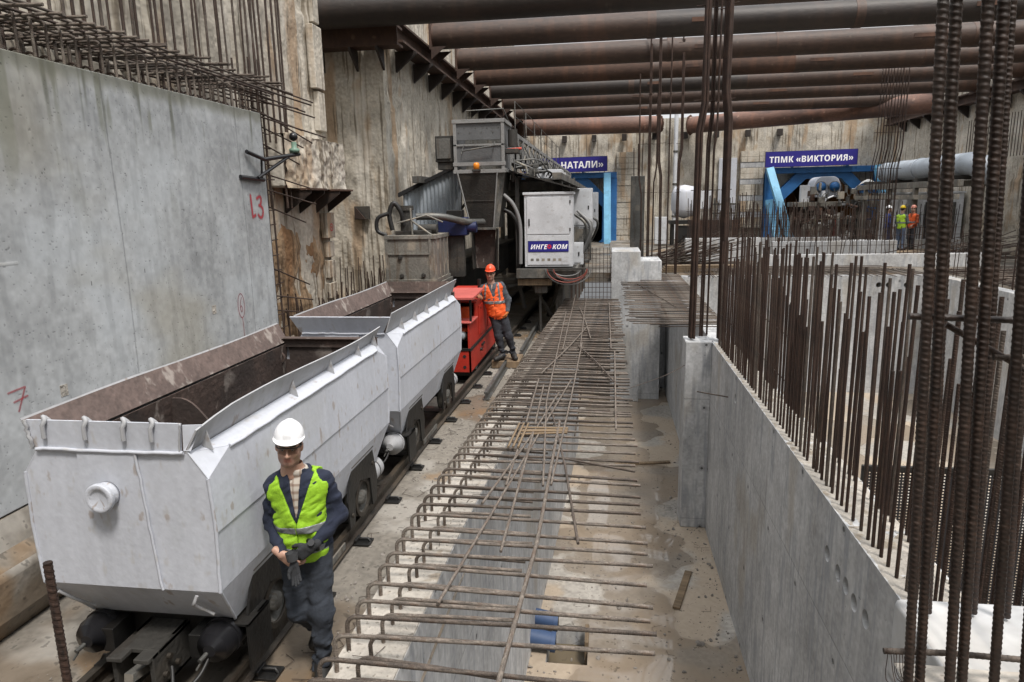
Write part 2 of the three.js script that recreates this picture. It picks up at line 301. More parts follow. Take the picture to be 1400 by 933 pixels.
// ---------------------------------------------------------------- scene-graph helpers
const used = new Map();
function numbered(n) { const k = used.get(n) || 0; used.set(n, k + 1); return k ? `${n}_${String(k).padStart(3, '0')}` : n; }
function obj(name, geo, mat, parent) {
  const m = new THREE.Mesh(Array.isArray(geo) ? join(geo) : geo, mat); m.name = name; m.castShadow = m.receiveShadow = true; parent.add(m); return m;
}
function tag(o, label, category, group, kind) { if (label) o.userData.label = label; if (category) o.userData.category = category; if (group) o.userData.group = group; if (kind) o.userData.kind = kind; return o; }
function thing(name, label, category, pos = [0, 0, 0], turn = 0, group) { const g = new THREE.Group(); g.name = numbered(name); g.position.set(...pos); g.rotation.y = turn; scene.add(g); return tag(g, label, category, group); }
function single(name, geo, mat, label, category, group) { return tag(obj(numbered(name), geo, mat, scene), label, category, group); }
function struct(name, geo, mat, label) { return tag(obj(numbered(name), geo, mat, scene), label, undefined, undefined, 'structure'); }
// rough wall face: grid from o along U (length w) and V (height h), pushed along N by f(s, t)
function grid(o, U, Vv, N, w, h, nu, nv, f) {
  const pos = [], uv = [], idx = [];
  for (let j = 0; j <= nv; j++) for (let i = 0; i <= nu; i++) {
    const s = i / nu * w, t = j / nv * h, d = f(s, t);
    pos.push(o.x + U.x * s + Vv.x * t + N.x * d, o.y + U.y * s + Vv.y * t + N.y * d, o.z + U.z * s + Vv.z * t + N.z * d); uv.push(s, t);
    if (i && j) { const a = (j - 1) * (nu + 1) + i - 1, b = a + 1, c = a + nu + 1, e = c + 1; idx.push(a, b, c, b, e, c); }
  }
  const g = new THREE.BufferGeometry(); g.setAttribute('position', new THREE.Float32BufferAttribute(pos, 3)); g.setAttribute('uv', new THREE.Float32BufferAttribute(uv, 2)); g.setIndex(idx); g.computeVertexNormals(); return g;
}
// ================================================================ the setting
const xl = z => -1.63 + Math.max(0, -z - 5) * 0.036;      // left edge of the gallery wall, drifting with the track
const railX = z => -2.85 + Math.max(0, -z - 9) * 0.022;    // centre line of the track
struct('track_floor', grid(V(-7.8, 0, 3), V(1, 0, 0), V(0, 0, -1), V(0, 1, 0), 6.6, 50, 66, 320, (s, t) => 0.012 * (fbm(s / 7, t / 50, 9, 60, 3, 5) - 0.5)), M.floor);
{ // gallery floor at the bottom of the trench with a square sump left open
  const Y = -3.4, hx0 = -0.85, hx1 = -0.25, hz0 = -8.7, hz1 = -9.6;
  const f = (x0, x1, z0, z1) => grid(V(x0, Y, z0), V(1, 0, 0), V(0, 0, -1), V(0, 1, 0), x1 - x0, z0 - z1, Math.ceil((x1 - x0) * 6), Math.ceil((z0 - z1) * 6), (s, t) => { const x = x0 + s, z = z0 - t; const e = Math.min(x - x0, x1 - x, z0 - z, z - z1); return 0.02 * (fbm(x / 16 + .5, z / 64 + .5, 18, 70, 3, 9) - 0.55) * smooth(0, 0.25, e); });
  const fix = (g, x0, z0) => { const uv = g.attributes.uv; for (let i = 0; i < uv.count; i++) uv.setXY(i, uv.getX(i) + x0 + 3, uv.getY(i) - z0); return g; };
  struct('gallery_floor', [fix(f(-1.3, hx0, 3, -34), -1.3, 3), fix(f(hx0, hx1, 3, hz0), hx0, 3), fix(f(hx0, hx1, hz1, -34), hx0, hz1), fix(f(hx1, 2.1, 3, -34), hx1, 3)], M.mud);
  struct('sump_pit', [bx(hx0 - 0.1, hx0, -4.2, Y - 0.012, hz1, hz0, 0), bx(hx1, hx1 + 0.1, -4.2, Y - 0.012, hz1, hz0, 0), bx(hx0 - 0.1, hx1 + 0.1, -4.2, Y - 0.012, hz1 - 0.1, hz1, 0), bx(hx0 - 0.1, hx1 + 0.1, -4.2, Y - 0.012, hz0, hz0 + 0.1, 0), bx(hx0, hx1, -4.25, -4.2, hz1, hz0, 0)], M.conc);
  struct('sump_water', bx(hx0 + .002, hx1 - .002, -4.19, -3.72, hz1 + .002, hz0 - .002, 0), M.water);
}
struct('basin_floor', grid(V(2.4, -3.4, 3), V(1, 0, 0), V(0, 0, -1), V(0, 1, 0), 8.2, 27, 60, 160, (s, t) => 0.02 * (fbm(s / 8.2, t / 27, 8, 24, 3, 13) - 0.5)), M.mud);
struct('far_slab', [bx(0.1, 16.6, 0.1, 0.55, -46, -23.9, 0.01), bx(10.6, 16.6, 0.1, 0.55, -23.9, 3, 0.01), bx(-1.2, 0.1, 0.1, 0.45, -46, -26, 0.01)], M.floor);

// ---- slurry walls round the excavation
const rough = (sd, amp) => (s, t) => {
  const st = smooth(0.62, 0.68, fbm(s / 40 + 0.01, t / 40, 210, 4, 4, sd)), jn = Math.abs(((s + 0.4 * vn(t * 0.2, 3, 99, 99, sd)) % 2.6) - 1.3);
  const lump = fbm(s / 40, t / 40, 60, 40, 4, sd + 3), ch = fbm(s / 40, t / 40, 26, 30, 3, sd + 9);
  return amp * (0.45 * (lump - 0.5) + 0.4 * (fbm(s / 40, t / 40, 240, 200, 3, sd + 5) - 0.5)) - 0.035 * st - 0.07 * (1 - smooth(0.02, 0.1, Math.abs(jn - 1.25))) - 0.06 * smooth(0.66, 0.7, ch);
};
{
  const a = thing('slurry_wall', 'rough beige slurry wall with vertical dowels above the grey concrete wall', 'wall');
  obj('wall_face', grid(V(-5.4, 0, 3), V(0, 0, -1), V(0, 1, 0), V(1, 0, 0), 15.9, 12.5, 400, 110, rough(501, 0.16)), M.beige, a);
  obj('wall_body', bx(-7.9, -5.56, 0, 12.5, -12.85, 3, 0.02), M.beige, a);
  // patched end with cast blocks
  for (const [y, h, w, d] of [[4.5, .7, .3, .05], [5.24, 1.1, .4, .07], [6.4, .5, .26, .04], [7.0, 1.4, .36, .06]]) obj('patch_block', bx(-5.43, -5.36 + d, y, y + h, -12.9, -12.9 + w, 0.015), M.beige, a);
  for (const [y, w] of [[2.15, .3], [1.75, .34], [1.35, .3]]) obj('patch_block', bx(-5.43, -5.33, y, y + w, -12.9, -12.6, 0.012), M.beige, a);
  { const rm = plain(.4, .03, .04, .8); for (const [a0, a1] of [[.055, .075], [0, .02]]) { const g = a0 ? new THREE.RingGeometry(a0, a1, 24) : new THREE.CircleGeometry(a1, 16); g.rotateY(Math.PI / 2); g.translate(-5.285, 2.72, -12.72); obj('survey_mark', g.toNonIndexed(), rm, a); } obj('patch_block', bx(-5.43, -5.29, 2.52, 3.0, -12.9, -12.55, .012), M.beige, a); }
  // broken concrete corbel on steel brackets
  obj('broken_corbel', grid(V(-5.08, 3.42, -10.6), V(0, 0, -1), V(0, 1, 0), V(1, 0, 0), 2.5, 0.86, 90, 32, (s, t) => 0.09 * (fbm(s / 5, t / 5, 36, 36, 5, 511) - 0.5) + ((s % 0.62) < 0.03 ? -0.02 : 0)), M.beige, a);
  obj('corbel_core', bx(-5.5, -5.14, 3.43, 4.27, -13.06, -10.6, 0.04), M.beige, a);
  obj('corbel_top', grid(V(-5.5, 4.27, -10.6), V(0, 0, -1), V(1, 0, 0), V(0, 1, 0), 2.46, 0.42, 40, 8, (s, t) => 0.03 * (fbm(s / 5, t / 5, 40, 40, 3, 517) - 0.5)), M.beige, a);
  for (const z of [-11.1, -12.35]) {
    obj('bracket_plate', plate([V(-5.4, 3.4, z), V(-4.92, 3.4, z), V(-4.92, 3.34, z), V(-5.4, 3.0, z)], 0.03), M.steelBlack, a);
    obj('bracket_plate', plate([V(-5.4, 3.4, z - .55), V(-4.92, 3.4, z - .55), V(-4.92, 3.34, z - .55), V(-5.4, 3.0, z - .55)], 0.03), M.steelBlack, a);
    obj('bracket_shelf', bx(-5.4, -4.9, 3.39, 3.425, z - .62, z + .05, 0.004), M.steelRust, a);
  }
  obj('soil_patch', grid(V(-5.38, .1, -9.6), V(0, 0, -1), V(0, 1, 0), V(1, 0, 0), 3.1, 2.9, 110, 100, (s, t) => .22 * (fbm(s / 8, t / 8, 12, 12, 5, 587) - .47) - .1 * smooth(2.2, 2.9, t) - .08 * smooth(2.4, 3.1, s)), M.soil, a);
  // vertical dowels standing off the face, above the grey wall
  const r = rng(77);
  for (let z = -3.2; z > -11.1; z -= 0.125 + 0.05 * r()) {
    const x = -5.2 + r() * 0.12, tl = (r() - .5) * .18, y1 = 6.2 + r() * 1.6;
    obj('dowel', sweep([V(x, 4.1 + (r() < .3 ? -1 : 0), z), V(x + tl * .4, 5.4, z + tl * .5), V(x + tl, y1, z + tl + (r() - .5) * .1)], 0.014 + 0.006 * r(), 6), r() < .6 ? M.barDark : M.bar, a);
  }
  for (let z = -9.4; z > -12.8; z -= 0.11 + .06 * r()) { const x = -5.2 + r() * .08; obj('dowel', sweep([V(x, 0, z), V(x + (r() - .5) * .06, .8, z), V(x + (r() - .5) * .2, 1.25 + r() * .5, z + (r() - .5) * .2)], 0.014, 6), M.barDark, a); }
}
{
  const s = thing('slurry_wall', 'stained slurry wall stepping out beside the tunnelling machine', 'wall');
  obj('wall_face', grid(V(-8.2, 0, -18), V(1, 0, 0), V(0, 1, 0), V(0, 0, 1), 2.4, 12.5, 120, 110, rough(521, 0.16)), M.beige, s);
  obj('wall_face', grid(V(-5.82, 0, -18), V(0, 0, -1), V(0, 1, 0), V(1, 0, 0), 28, 12.5, 420, 110, rough(531, 0.16)), M.beige, s);
  obj('wall_body', bx(-8.4, -6.0, 0, 12.5, -46, -18.2, 0.02), M.beige, s);
  obj('recess_side', bx(-8.6, -8.2, 0, 12.5, -18.2, -12.9, 0.02), M.beige, s);
  const r = rng(99);
  obj('recess_shade_block', [bx(-6.75, -6.35, 2.75, 3.1, -17.97, -17.85, 0.01)], M.grimeDark, s);  // dark block painted in for the shade of a recess
  obj('anchor_plate', plate([V(-6.7, 3.08, -17.8), V(-6.72, 2.78, -17.8), V(-6.4, 2.76, -17.7)], 0.02), M.steelRust, s);
  for (let x = -8.1; x < -4.6; x += 0.1 + .05 * r()) obj('dowel', sweep([V(x, 0, -17.4 + (r() - .5) * .3), V(x + (r() - .5) * .1, 1.4 + r() * .5, -17.4 + (r() - .5) * .35)], 0.014, 5), M.barDark, s);
  for (let z = -13.1; z > -16.9; z -= 0.12 + .07 * r()) obj('dowel', sweep([V(-5.3 + (r() - .5) * .2, 0, z), V(-5.3 + (r() - .5) * .4, 1.3 + r() * .5, z + (r() - .5) * .3)], 0.014, 5), M.barDark, s);
}
{
  const b = thing('slurry_wall', 'pale end wall of the pit behind both tunnel portals', 'wall');
  const f = rough(541, 0.1);
  // left open at the two portals: built from strips around the openings
  const strip = (x0, x1, y0, y1, m = M.beige) => obj('wall_face', grid(V(x0, y0, -46), V(1, 0, 0), V(0, 1, 0), V(0, 0, 1), x1 - x0, y1 - y0, Math.ceil((x1 - x0) * 8), Math.ceil((y1 - y0) * 6), (s, t) => f(s + x0 + 30, t + y0) * smooth(0, .2, Math.min(s, x1 - x0 - s))), m, b);
  strip(-8, -6.4, 0, 8.15); strip(-6.4, 0.4, 4.85, 8.15); strip(0.4, 9.7, 0, 8.15); strip(9.7, 16.5, 4.85, 8.15); strip(16.5, 18, 0, 8.15);
  obj('wall_body', [bx(-8.4, -6.4, 0, 8.15, -47.2, -46.2, .02), bx(-6.4, 0.4, 4.85, 8.15, -47.2, -46.2, .02), bx(0.4, 9.7, 0, 8.15, -47.2, -46.2, .02), bx(9.7, 16.5, 4.85, 8.15, -47.2, -46.2, .02), bx(16.5, 18, 0, 8.15, -47.2, -46.2, .02)], M.beige, b);
  for (let k = 0; k < 16; k++) { obj('lagging_board', bx(.5, 1.9, .55 + k * .35, .885 + k * .35, -45.98, -45.7 + .03 * (k % 3 === 1), .01), k % 4 === 2 ? M.beige : M.beige, b); if (k > 1) obj('lagging_board', bx(8.2, 9.62, .55 + k * .34, .875 + k * .34, -45.98, -45.7 + .03 * (k % 3 === 2), .01), k % 3 === 1 ? M.conc : M.beige, b); }
  obj('pale_patch', bx(6.9, 8.0, 0.8, 5.6, -45.98, -45.86, .02), M.white, b);
  for (let k = 0; k < 8; k++) obj('corbel_angle', bx(-3 + k * 1.9, -2.7 + k * 1.9, 6.85, 7.25, -45.95, -45.6, .01), M.steelBlack, b);
}
{
  const s = thing('slurry_wall', 'weathered side wall of the pit behind the ventilation duct', 'wall');
  obj('wall_face', grid(V(17, 0, -46), V(0, 0, 1), V(0, 1, 0), V(-1, 0, 0), 49, 12.5, 420, 100, rough(551, 0.12)), M.beige, s);
  obj('wall_body', bx(17.2, 18.5, 0, 12.5, -46, 3, .02), M.beige, s);
  const r = rng(123); for (const z0 of [-34, -30.5]) for (let k = 0; k < 9; k++) obj('dowel', cyl(V(16.6, 4.6, z0 - k * .22), V(16.6, 6.3 + r() * .15, z0 - k * .22), .016, 5), M.barDark, s);
}
{ // unseen pit end added behind the camera to darken faces turned to it
  const b = thing('slurry_wall', 'unseen rough slurry wall added opposite the tunnel portals to cut light', 'wall');
  obj('wall_face', grid(V(17, -3.4, 9), V(-1, 0, 0), V(0, 1, 0), V(0, 0, -1), 26, 15.9, 130, 60, rough(571, 0.12)), M.beige, b); obj('wall_body', bx(-9, 17.5, -3.4, 12.5, 9.2, 10, .02), M.beige, b);
  obj('side_wall', [bx(-6.2, -5.5, 0, 12.5, 3, 9.2, .02), bx(17, 17.6, 0, 12.5, 3, 9.2, .02)], M.beige, b);
  struct('rear_floor', [bx(-5.6, -1.7, -.2, -.02, 3, 9.1, .01), bx(-1.7, 10.7, -3.6, -3.42, 3, 9.1, .01), bx(10.7, 17, 0, .5, 3, 9.1, .01)], M.floor);
}
// ---- walers and tube struts
const YS = 8.0, strutZ = [-17.0, -21.2, -24.7, -28.0, -31.6, -35.2, -39.6];
{
  const w = thing('waler_beam', 'rusty steel waler with triangular brackets under the left strut ends', 'beam');
  obj('beam', [bx(-5.72, -5.25, 7.62, 7.68, -45.8, -18.1, .004), bx(-5.72, -5.25, 7.2, 7.26, -45.8, -18.1, .004), bx(-5.5, -5.46, 7.2, 7.66, -45.8, -18.1, .004)], M.steelRust, w);
  for (let z = -19.2; z > -45; z -= 1.75) obj('bracket', plate([V(-5.78, 7.19, z), V(-5.2, 7.19, z), V(-5.2, 7.12, z), V(-5.78, 6.66, z)], .12), M.steelBlack, w);
  for (const z of strutZ.slice(1)) for (const d of [-.36, .36]) obj('gusset', plate([V(-5.2, 7.64, z + d), V(-4.75, 7.64, z + d), V(-5.2, 7.3, z + d)], .03), M.steelRust, w);
  const q = thing('waler_beam', 'short rusty waler spanning the stepped wall face', 'beam');
  obj('beam', [bx(-8.1, -5.2, 7.42, 7.48, -17.9, -17.4, .004), bx(-8.1, -5.2, 7.0, 7.06, -17.9, -17.4, .004), bx(-8.1, -5.2, 7.06, 7.42, -17.46, -17.42, .004)], M.steelRust, q);
  for (const x of [-7.3, -6.4, -5.7]) obj('bracket', plate([V(x, 6.99, -17.9), V(x, 6.99, -17.35), V(x, 6.92, -17.35), V(x, 6.5, -17.9)], .06), M.steelBlack, q);
  const e = thing('waler_beam', 'steel waler with brackets along the side wall above the duct', 'beam');
  obj('beam', [bx(16.45, 16.95, 7.62, 7.68, -45.8, 2, .004), bx(16.45, 16.95, 7.2, 7.26, -45.8, 2, .004), bx(16.66, 16.7, 7.2, 7.66, -45.8, 2, .004)], M.steelRust, e);
  for (let z = -19.2; z > -45; z -= 1.75) obj('bracket', plate([V(16.98, 7.19, z), V(16.4, 7.19, z), V(16.4, 7.12, z), V(16.98, 6.66, z)], .12), M.steelBlack, e);
}
const strutLabels = ['blackened brown tube strut crossing the pit, first of the row', 'tube strut with dark section, second of the row over the pit', 'brown tube strut, third of the row over the pit', 'brown tube strut, fourth of the row over the pit', 'greyish brown tube strut, fifth of the row over the pit', 'dark brown tube strut, sixth of the row over the pit', 'thin looking tube strut, seventh of the row, before the end wall'];
strutZ.forEach((z, i) => {
  const x0 = i ? -5.2 : -8.1, x1 = 16.4, t = thing('tube_strut', strutLabels[i], 'strut', [0, i ? YS : 7.7, z], 0, 'tube struts across the pit');
  const mats = [M.strutDark, M.strut, M.strut, M.steelRust, M.strutDark, M.strut, M.strut];
  const cut = [x0, rr(0.5, 2.5), rr(5, 7), rr(10.5, 12.5), x1];
  for (let k = 0; k < 4; k++) { const m = [mats[i], i === 0 ? M.strut : i === 1 ? M.strutDark : mats[i], i < 2 ? M.strutDark : M.strut, M.strut][k]; obj('tube_section', cyl(V(cut[k] + (k ? .006 : 0), 0, 0), V(cut[k + 1] - .006, 0, 0), 0.36, 40), m, t); if (k) obj('weld_collar', cyl(V(cut[k] - .12, 0, 0), V(cut[k] + .12, 0, 0), 0.368, 40), M.strut, t); }
  for (const x of [x0 - .02, x1 + .02]) obj('end_plate', bx(x - .025, x + .025, -.44, .44, -.44, .44, .005), M.steelRust, t);
  for (const [x, w] of [[rr(7, 10), .8], [rr(1, 3), .5]]) obj('repair_patch', bx(x, x + w, -.06, .06, .335, .372, .004), M.steelRust, t);
});
function diagStrut(a, b, label, m) {
  const t = thing('corner_strut', label, 'strut', [0, 0, 0], 0, 'corner struts');
  obj('tube_section', cyl(a, b, 0.5, 40), m, t);
  const d = b.clone().sub(a).normalize();
  for (const [p, s] of [[a, -1], [b, 1]]) { const q = p.clone().addScaledVector(d, s * .03); obj('end_plate', cyl(q.clone().addScaledVector(d, -.03), q.clone().addScaledVector(d, .03), .62, 8), M.steelRust, t); }
  for (let k = 0; k < 3; k++) obj('stiffener', bx(b.x - .1, b.x + .35, b.y - .3 + k * .28, b.y - .26 + k * .28, b.z - .3, b.z + .3, .004), M.steelRust, t);
}
diagStrut(V(-5.1, 7.35, -40.6), V(3.0, 7.72, -45.2), 'reddish brown corner strut angled to the end wall above the half-hidden banner', M.strutRed);
diagStrut(V(16.2, 7.62, -38.6), V(5.0, 7.6, -45.2), 'reddish brown corner strut angled from side wall above the fully visible banner', M.strutRed);
{ const t = thing('hanging_pipe', 'pale vertical pipe running down the end wall between corner struts', 'pipe'); obj('pipe', cyl(V(4.15, 0.6, -45.4), V(4.15, 8.4, -45.4), .13, 14), M.cabinet, t); for (const y of [2, 4, 6]) obj('clamp', cyl(V(4.15, y, -45.4), V(4.15, y + .12, -45.4), .16, 14), M.galv, t); }

function rubble(name, label, n, seed, place, mat, s0, s1) {
  const g = new THREE.IcosahedronGeometry(1, 0), m = new THREE.InstancedMesh(g, mat, n), r = rng(seed), q = new THREE.Object3D(); m.name = numbered(name);
  for (let i = 0; i < n; i++) { const [x, y, z] = place(r), s = s0 + (s1 - s0) * Math.pow(r(), 4); q.position.set(x, y + s * .3, z); q.rotation.set(r() * 6, r() * 6, r() * 6); q.scale.set(s * (.6 + r()), s * (.4 + .5 * r()), s * (.6 + r())); q.updateMatrix(); m.setMatrixAt(i, q.matrix); }
  m.castShadow = m.receiveShadow = true; scene.add(m); tag(m, label, 'rubble', undefined, 'stuff');
}
rubble('floor_crumbs', 'small stones and mortar crumbs scattered on the wet trench floor', 1500, 41, r => [-1.2 + (r() < .5 ? 3.1 - 1.0 * r() * r() : 3.1 * r()), -3.405, -4 - 20 * r() * r()], plain(.2, .18, .16, .95), .006, .035);
rubble('floor_crumbs', 'small stones and mortar crumbs scattered beside the track', 1800, 43, r => [r() < .6 ? -2.2 + .6 * r() : -4.1 + .7 * r(), 0.0, -1.5 - 15 * r()], plain(.22, .2, .18, .95), .004, .022);
rubble('wall_top_crumbs', 'mortar crumbs lying between the bars on the wall tops', 1500, 47, r => { const z = -2 - 11 * r(); return r() < .6 ? [2.0 + .42 * r(), .432, z] : [xl(z) + .03 + .35 * r(), .402, z]; }, plain(.36, .34, .31, .95), .003, .014);

struct('track_bed', grid(V(-3.3, .014, 3), V(1, 0, 0), V(0, 0, -1), V(0, 1, 0), .9, 13, 20, 160, (s, t) => .02 * (fbm(s / 6, t / 13, 30, 60, 4, 593) - .45) - .012 * (Math.min(s, .9 - s) < .06)), M.mudAndShade);  // dark strip: mud with the under-wagon shade painted in
// ================================================================ concrete and reinforcement
{ // grey wall on the left
  const w = thing('concrete_wall', 'tall smooth grey concrete wall with red spray-painted marks behind the muck wagons', 'wall');
  obj('wall_body', bx(-5.02, -4.6, 0.82, 4.35, -8.95, 3, 0.012), M.grey, w);
  { const sh = new THREE.Shape(); sh.moveTo(-5, .0); sh.lineTo(-4.44, .0); sh.lineTo(-4.36, .16); sh.lineTo(-4.35, .46); sh.quadraticCurveTo(-4.36, .52, -4.42, .54); sh.lineTo(-4.5, .6); sh.lineTo(-4.596, .8); sh.lineTo(-5, .8); sh.closePath(); const g = new THREE.ExtrudeGeometry(sh, { depth: 11.8, bevelEnabled: false }); g.translate(0, .01, -8.85); obj('base_kicker', uvm(g), M.floor, w); }
  // tie holes, patches
  for (const [z, y] of [[-7.4, 1.95], [-5.05, 1.62]]) obj('tie_patch', bx(-4.6, -4.597, y - .05, y + .05, z - .04, z + .04, 0), M.pale, w);
  const r = rng(5);
  // top reinforcement: upright links with round heads, long bars laid through, ends fanning out
  for (let z = -3.9; z > -8.85; z -= 0.16) {
    const z0 = z + (r() - .5) * .03, h = .42 + r() * .08, q = [];
    q.push(V(-4.66, 4.2, z0), V(-4.66, 4.27 + h * .75, z0)); for (let a = 1; a <= 4; a++) q.push(V(-4.66 - .05 + .05 * Math.cos(a * .39), 4.27 + h * .75 + .05 * Math.sin(a * .39), z0)); q.push(V(-5.5, 4.27 + h * .75 + .05, z0 + (r() - .5) * .05));
    obj('rebar', sweep(q, .013, 6), r() < .5 ? M.bar : M.barPale, w);
    const k = []; for (let a = 0; a <= 6; a++) k.push(V(-4.92 + .06 * Math.cos(Math.PI - a * Math.PI / 6), 4.4 + .06 * Math.sin(a * Math.PI / 6), z0 + .07)); obj('rebar', sweep([V(-4.98, 4.2, z0 + .07), ...k, V(-4.86, 4.2, z0 + .07)], .012, 5), M.barDark, w);
  }
  for (let k = 0; k < 34; k++) { // long cross bars towards the slurry wall: ends stick out over the pit
    const z = -3.6 - k * 0.165, y = 4.62 + r() * .06 + k * .002;
    obj('rebar', sweep([V(-5.45, y + .02, z), V(-4.3 + r() * .16, y - .015 + (r() - .5) * .03, z + (r() - .5) * .06)], .013, 6), k < 16 ? M.barPale : M.bar, w);
  }
  for (let k = 0; k < 9; k++) { const x = -5.35 + k * .12; obj('rebar', sweep([V(x, 4.66 + (k % 2) * .03, -3), V(x, 4.67 + r() * .02, -6.2), V(x + (r() - .5) * .06, 4.66 + (r() - .5) * .06, -9.3 - r() * .8)], .013, 6), k % 3 ? M.bar : M.barDark, w); }
  // end cage
  for (const x of [-4.66, -4.74, -4.86, -4.95]) for (const z of [-9.02, -9.2]) obj('rebar', sweep([V(x, 0, z), V(x + (r() - .5) * .03, 3, z), V(x + (r() - .5) * .06, 4.6 + r() * .8, z + (r() - .5) * .1)], .015, 6), M.barDark, w);
  for (let y = .35; y < 4.6; y += .21) { const o = r() * .3; obj('rebar', sweep([V(-4.66, y, -8.85), V(-4.67, y + (r() - .5) * .05, -9.25 - o * .3)], .009, 5), M.barDark, w); if (r() < .55) obj('rebar', sweep([V(-4.7, y + .1, -8.9), V(-4.6 + r() * .1, y - .1 - r() * .2, -9.9 - r() * .5)], .011, 5), M.barDark, w); }
  for (let k = 0; k < 7; k++) obj('rebar', sweep([V(-4.7, 4.35 + k * .07, -8.6), V(-4.6 + r() * .2, 4.3 + (r() - .35) * .9, -10.0 - r() * .6)], .012, 5), M.barDark, w);
  // spray paint (flat lettering)
  const mark = (name, z, y, sw, sh, draw) => {
    const c = document.createElement('canvas'); c.width = 256; c.height = Math.round(256 * sh / sw); const g = c.getContext('2d'); g.fillStyle = '#000'; g.fillRect(0, 0, c.width, c.height); g.strokeStyle = '#fff'; g.fillStyle = '#fff'; g.lineCap = 'round'; g.lineJoin = 'round'; draw(g, c.width, c.height);
    const t = new THREE.CanvasTexture(c), m = std({ alphaMap: t, transparent: true, roughness: 0.8 }); m.color.setRGB(0.36, 0.035, 0.05);
    const p = new THREE.PlaneGeometry(sw, sh); p.rotateY(Math.PI / 2); p.translate(-4.596, y, z); obj(name, p, m, w);
  };
  mark('paint_mark', -8.62, 3.13, .36, .36, (g, W, H) => { g.globalAlpha = .9; for (const [lw, al] of [[52, .1], [40, .2], [24, .75]]) { g.globalAlpha = al; g.lineWidth = lw; g.beginPath(); g.moveTo(W * .12, H * .1); g.lineTo(W * .16, H * .86); g.lineTo(W * .36, H * .8); g.stroke(); g.beginPath(); g.moveTo(W * .56, H * .2); g.quadraticCurveTo(W * .95, H * .02, W * .84, H * .34); g.quadraticCurveTo(W * .78, H * .46, W * .68, H * .45); g.quadraticCurveTo(W * 1.05, H * .5, W * .9, H * .8); g.quadraticCurveTo(W * .76, H * .98, W * .58, H * .8); g.stroke(); } });
  mark('paint_mark', -8.0, 1.72, .2, .72, (g, W, H) => { g.globalAlpha = .62; g.lineWidth = 16; g.beginPath(); g.ellipse(W * .5, H * .24, W * .38, H * .21, 0, 0, 7); g.stroke(); g.beginPath(); g.moveTo(W * .6, H * .1); g.quadraticCurveTo(W * .34, H * .2, W * .38, H * .3); g.quadraticCurveTo(W * .5, H * .4, W * .62, H * .3); g.quadraticCurveTo(W * .5, H * .2, W * .4, H * .28); g.stroke(); g.beginPath(); g.moveTo(W * .52, H * .45); g.lineTo(W * .56, H * .98); g.stroke(); });
  mark('paint_mark', -4.6, 1.68, .2, .22, (g, W, H) => { g.globalAlpha = .6; g.lineWidth = 20; g.beginPath(); g.moveTo(W * .05, H * .2); g.lineTo(W * .85, H * .15); g.lineTo(W * .4, H * .95); g.stroke(); g.beginPath(); g.moveTo(W * .25, H * .58); g.lineTo(W * .9, H * .5); g.stroke(); });
}
{ // survey prism bracket
  const b = thing('survey_bracket', 'black steel bracket carrying a small survey prism on the grey wall end', 'bracket');
  obj('arm', [sweep([V(-4.56, 3.82, -8.42), V(-4.5, 3.74, -8.75), V(-4.4, 3.86, -9.6)], .028, 6), sweep([V(-4.58, 3.5, -8.25), V(-4.56, 3.48, -8.8)], .03, 6)], M.blackShiny, b);
  obj('brace', [sweep([V(-4.54, 3.5, -8.62), V(-4.42, 3.84, -9.4)], .024, 6), sweep([V(-4.55, 3.5, -8.74), V(-4.52, 3.78, -8.72)], .016, 6)], M.blackShiny, b);
  obj('prism_stand', mov(lathe([[0, 0], [.07, 0], [.075, .05], [.035, .07], [.04, .14], [.03, .15]], 14), -4.42, 3.87, -9.5), plain(.16, .26, .2, .5), b);
  obj('prism', mov(new THREE.SphereGeometry(.06, 16, 12), -4.42, 4.09, -9.5).toNonIndexed(), M.blackShiny, b);
}
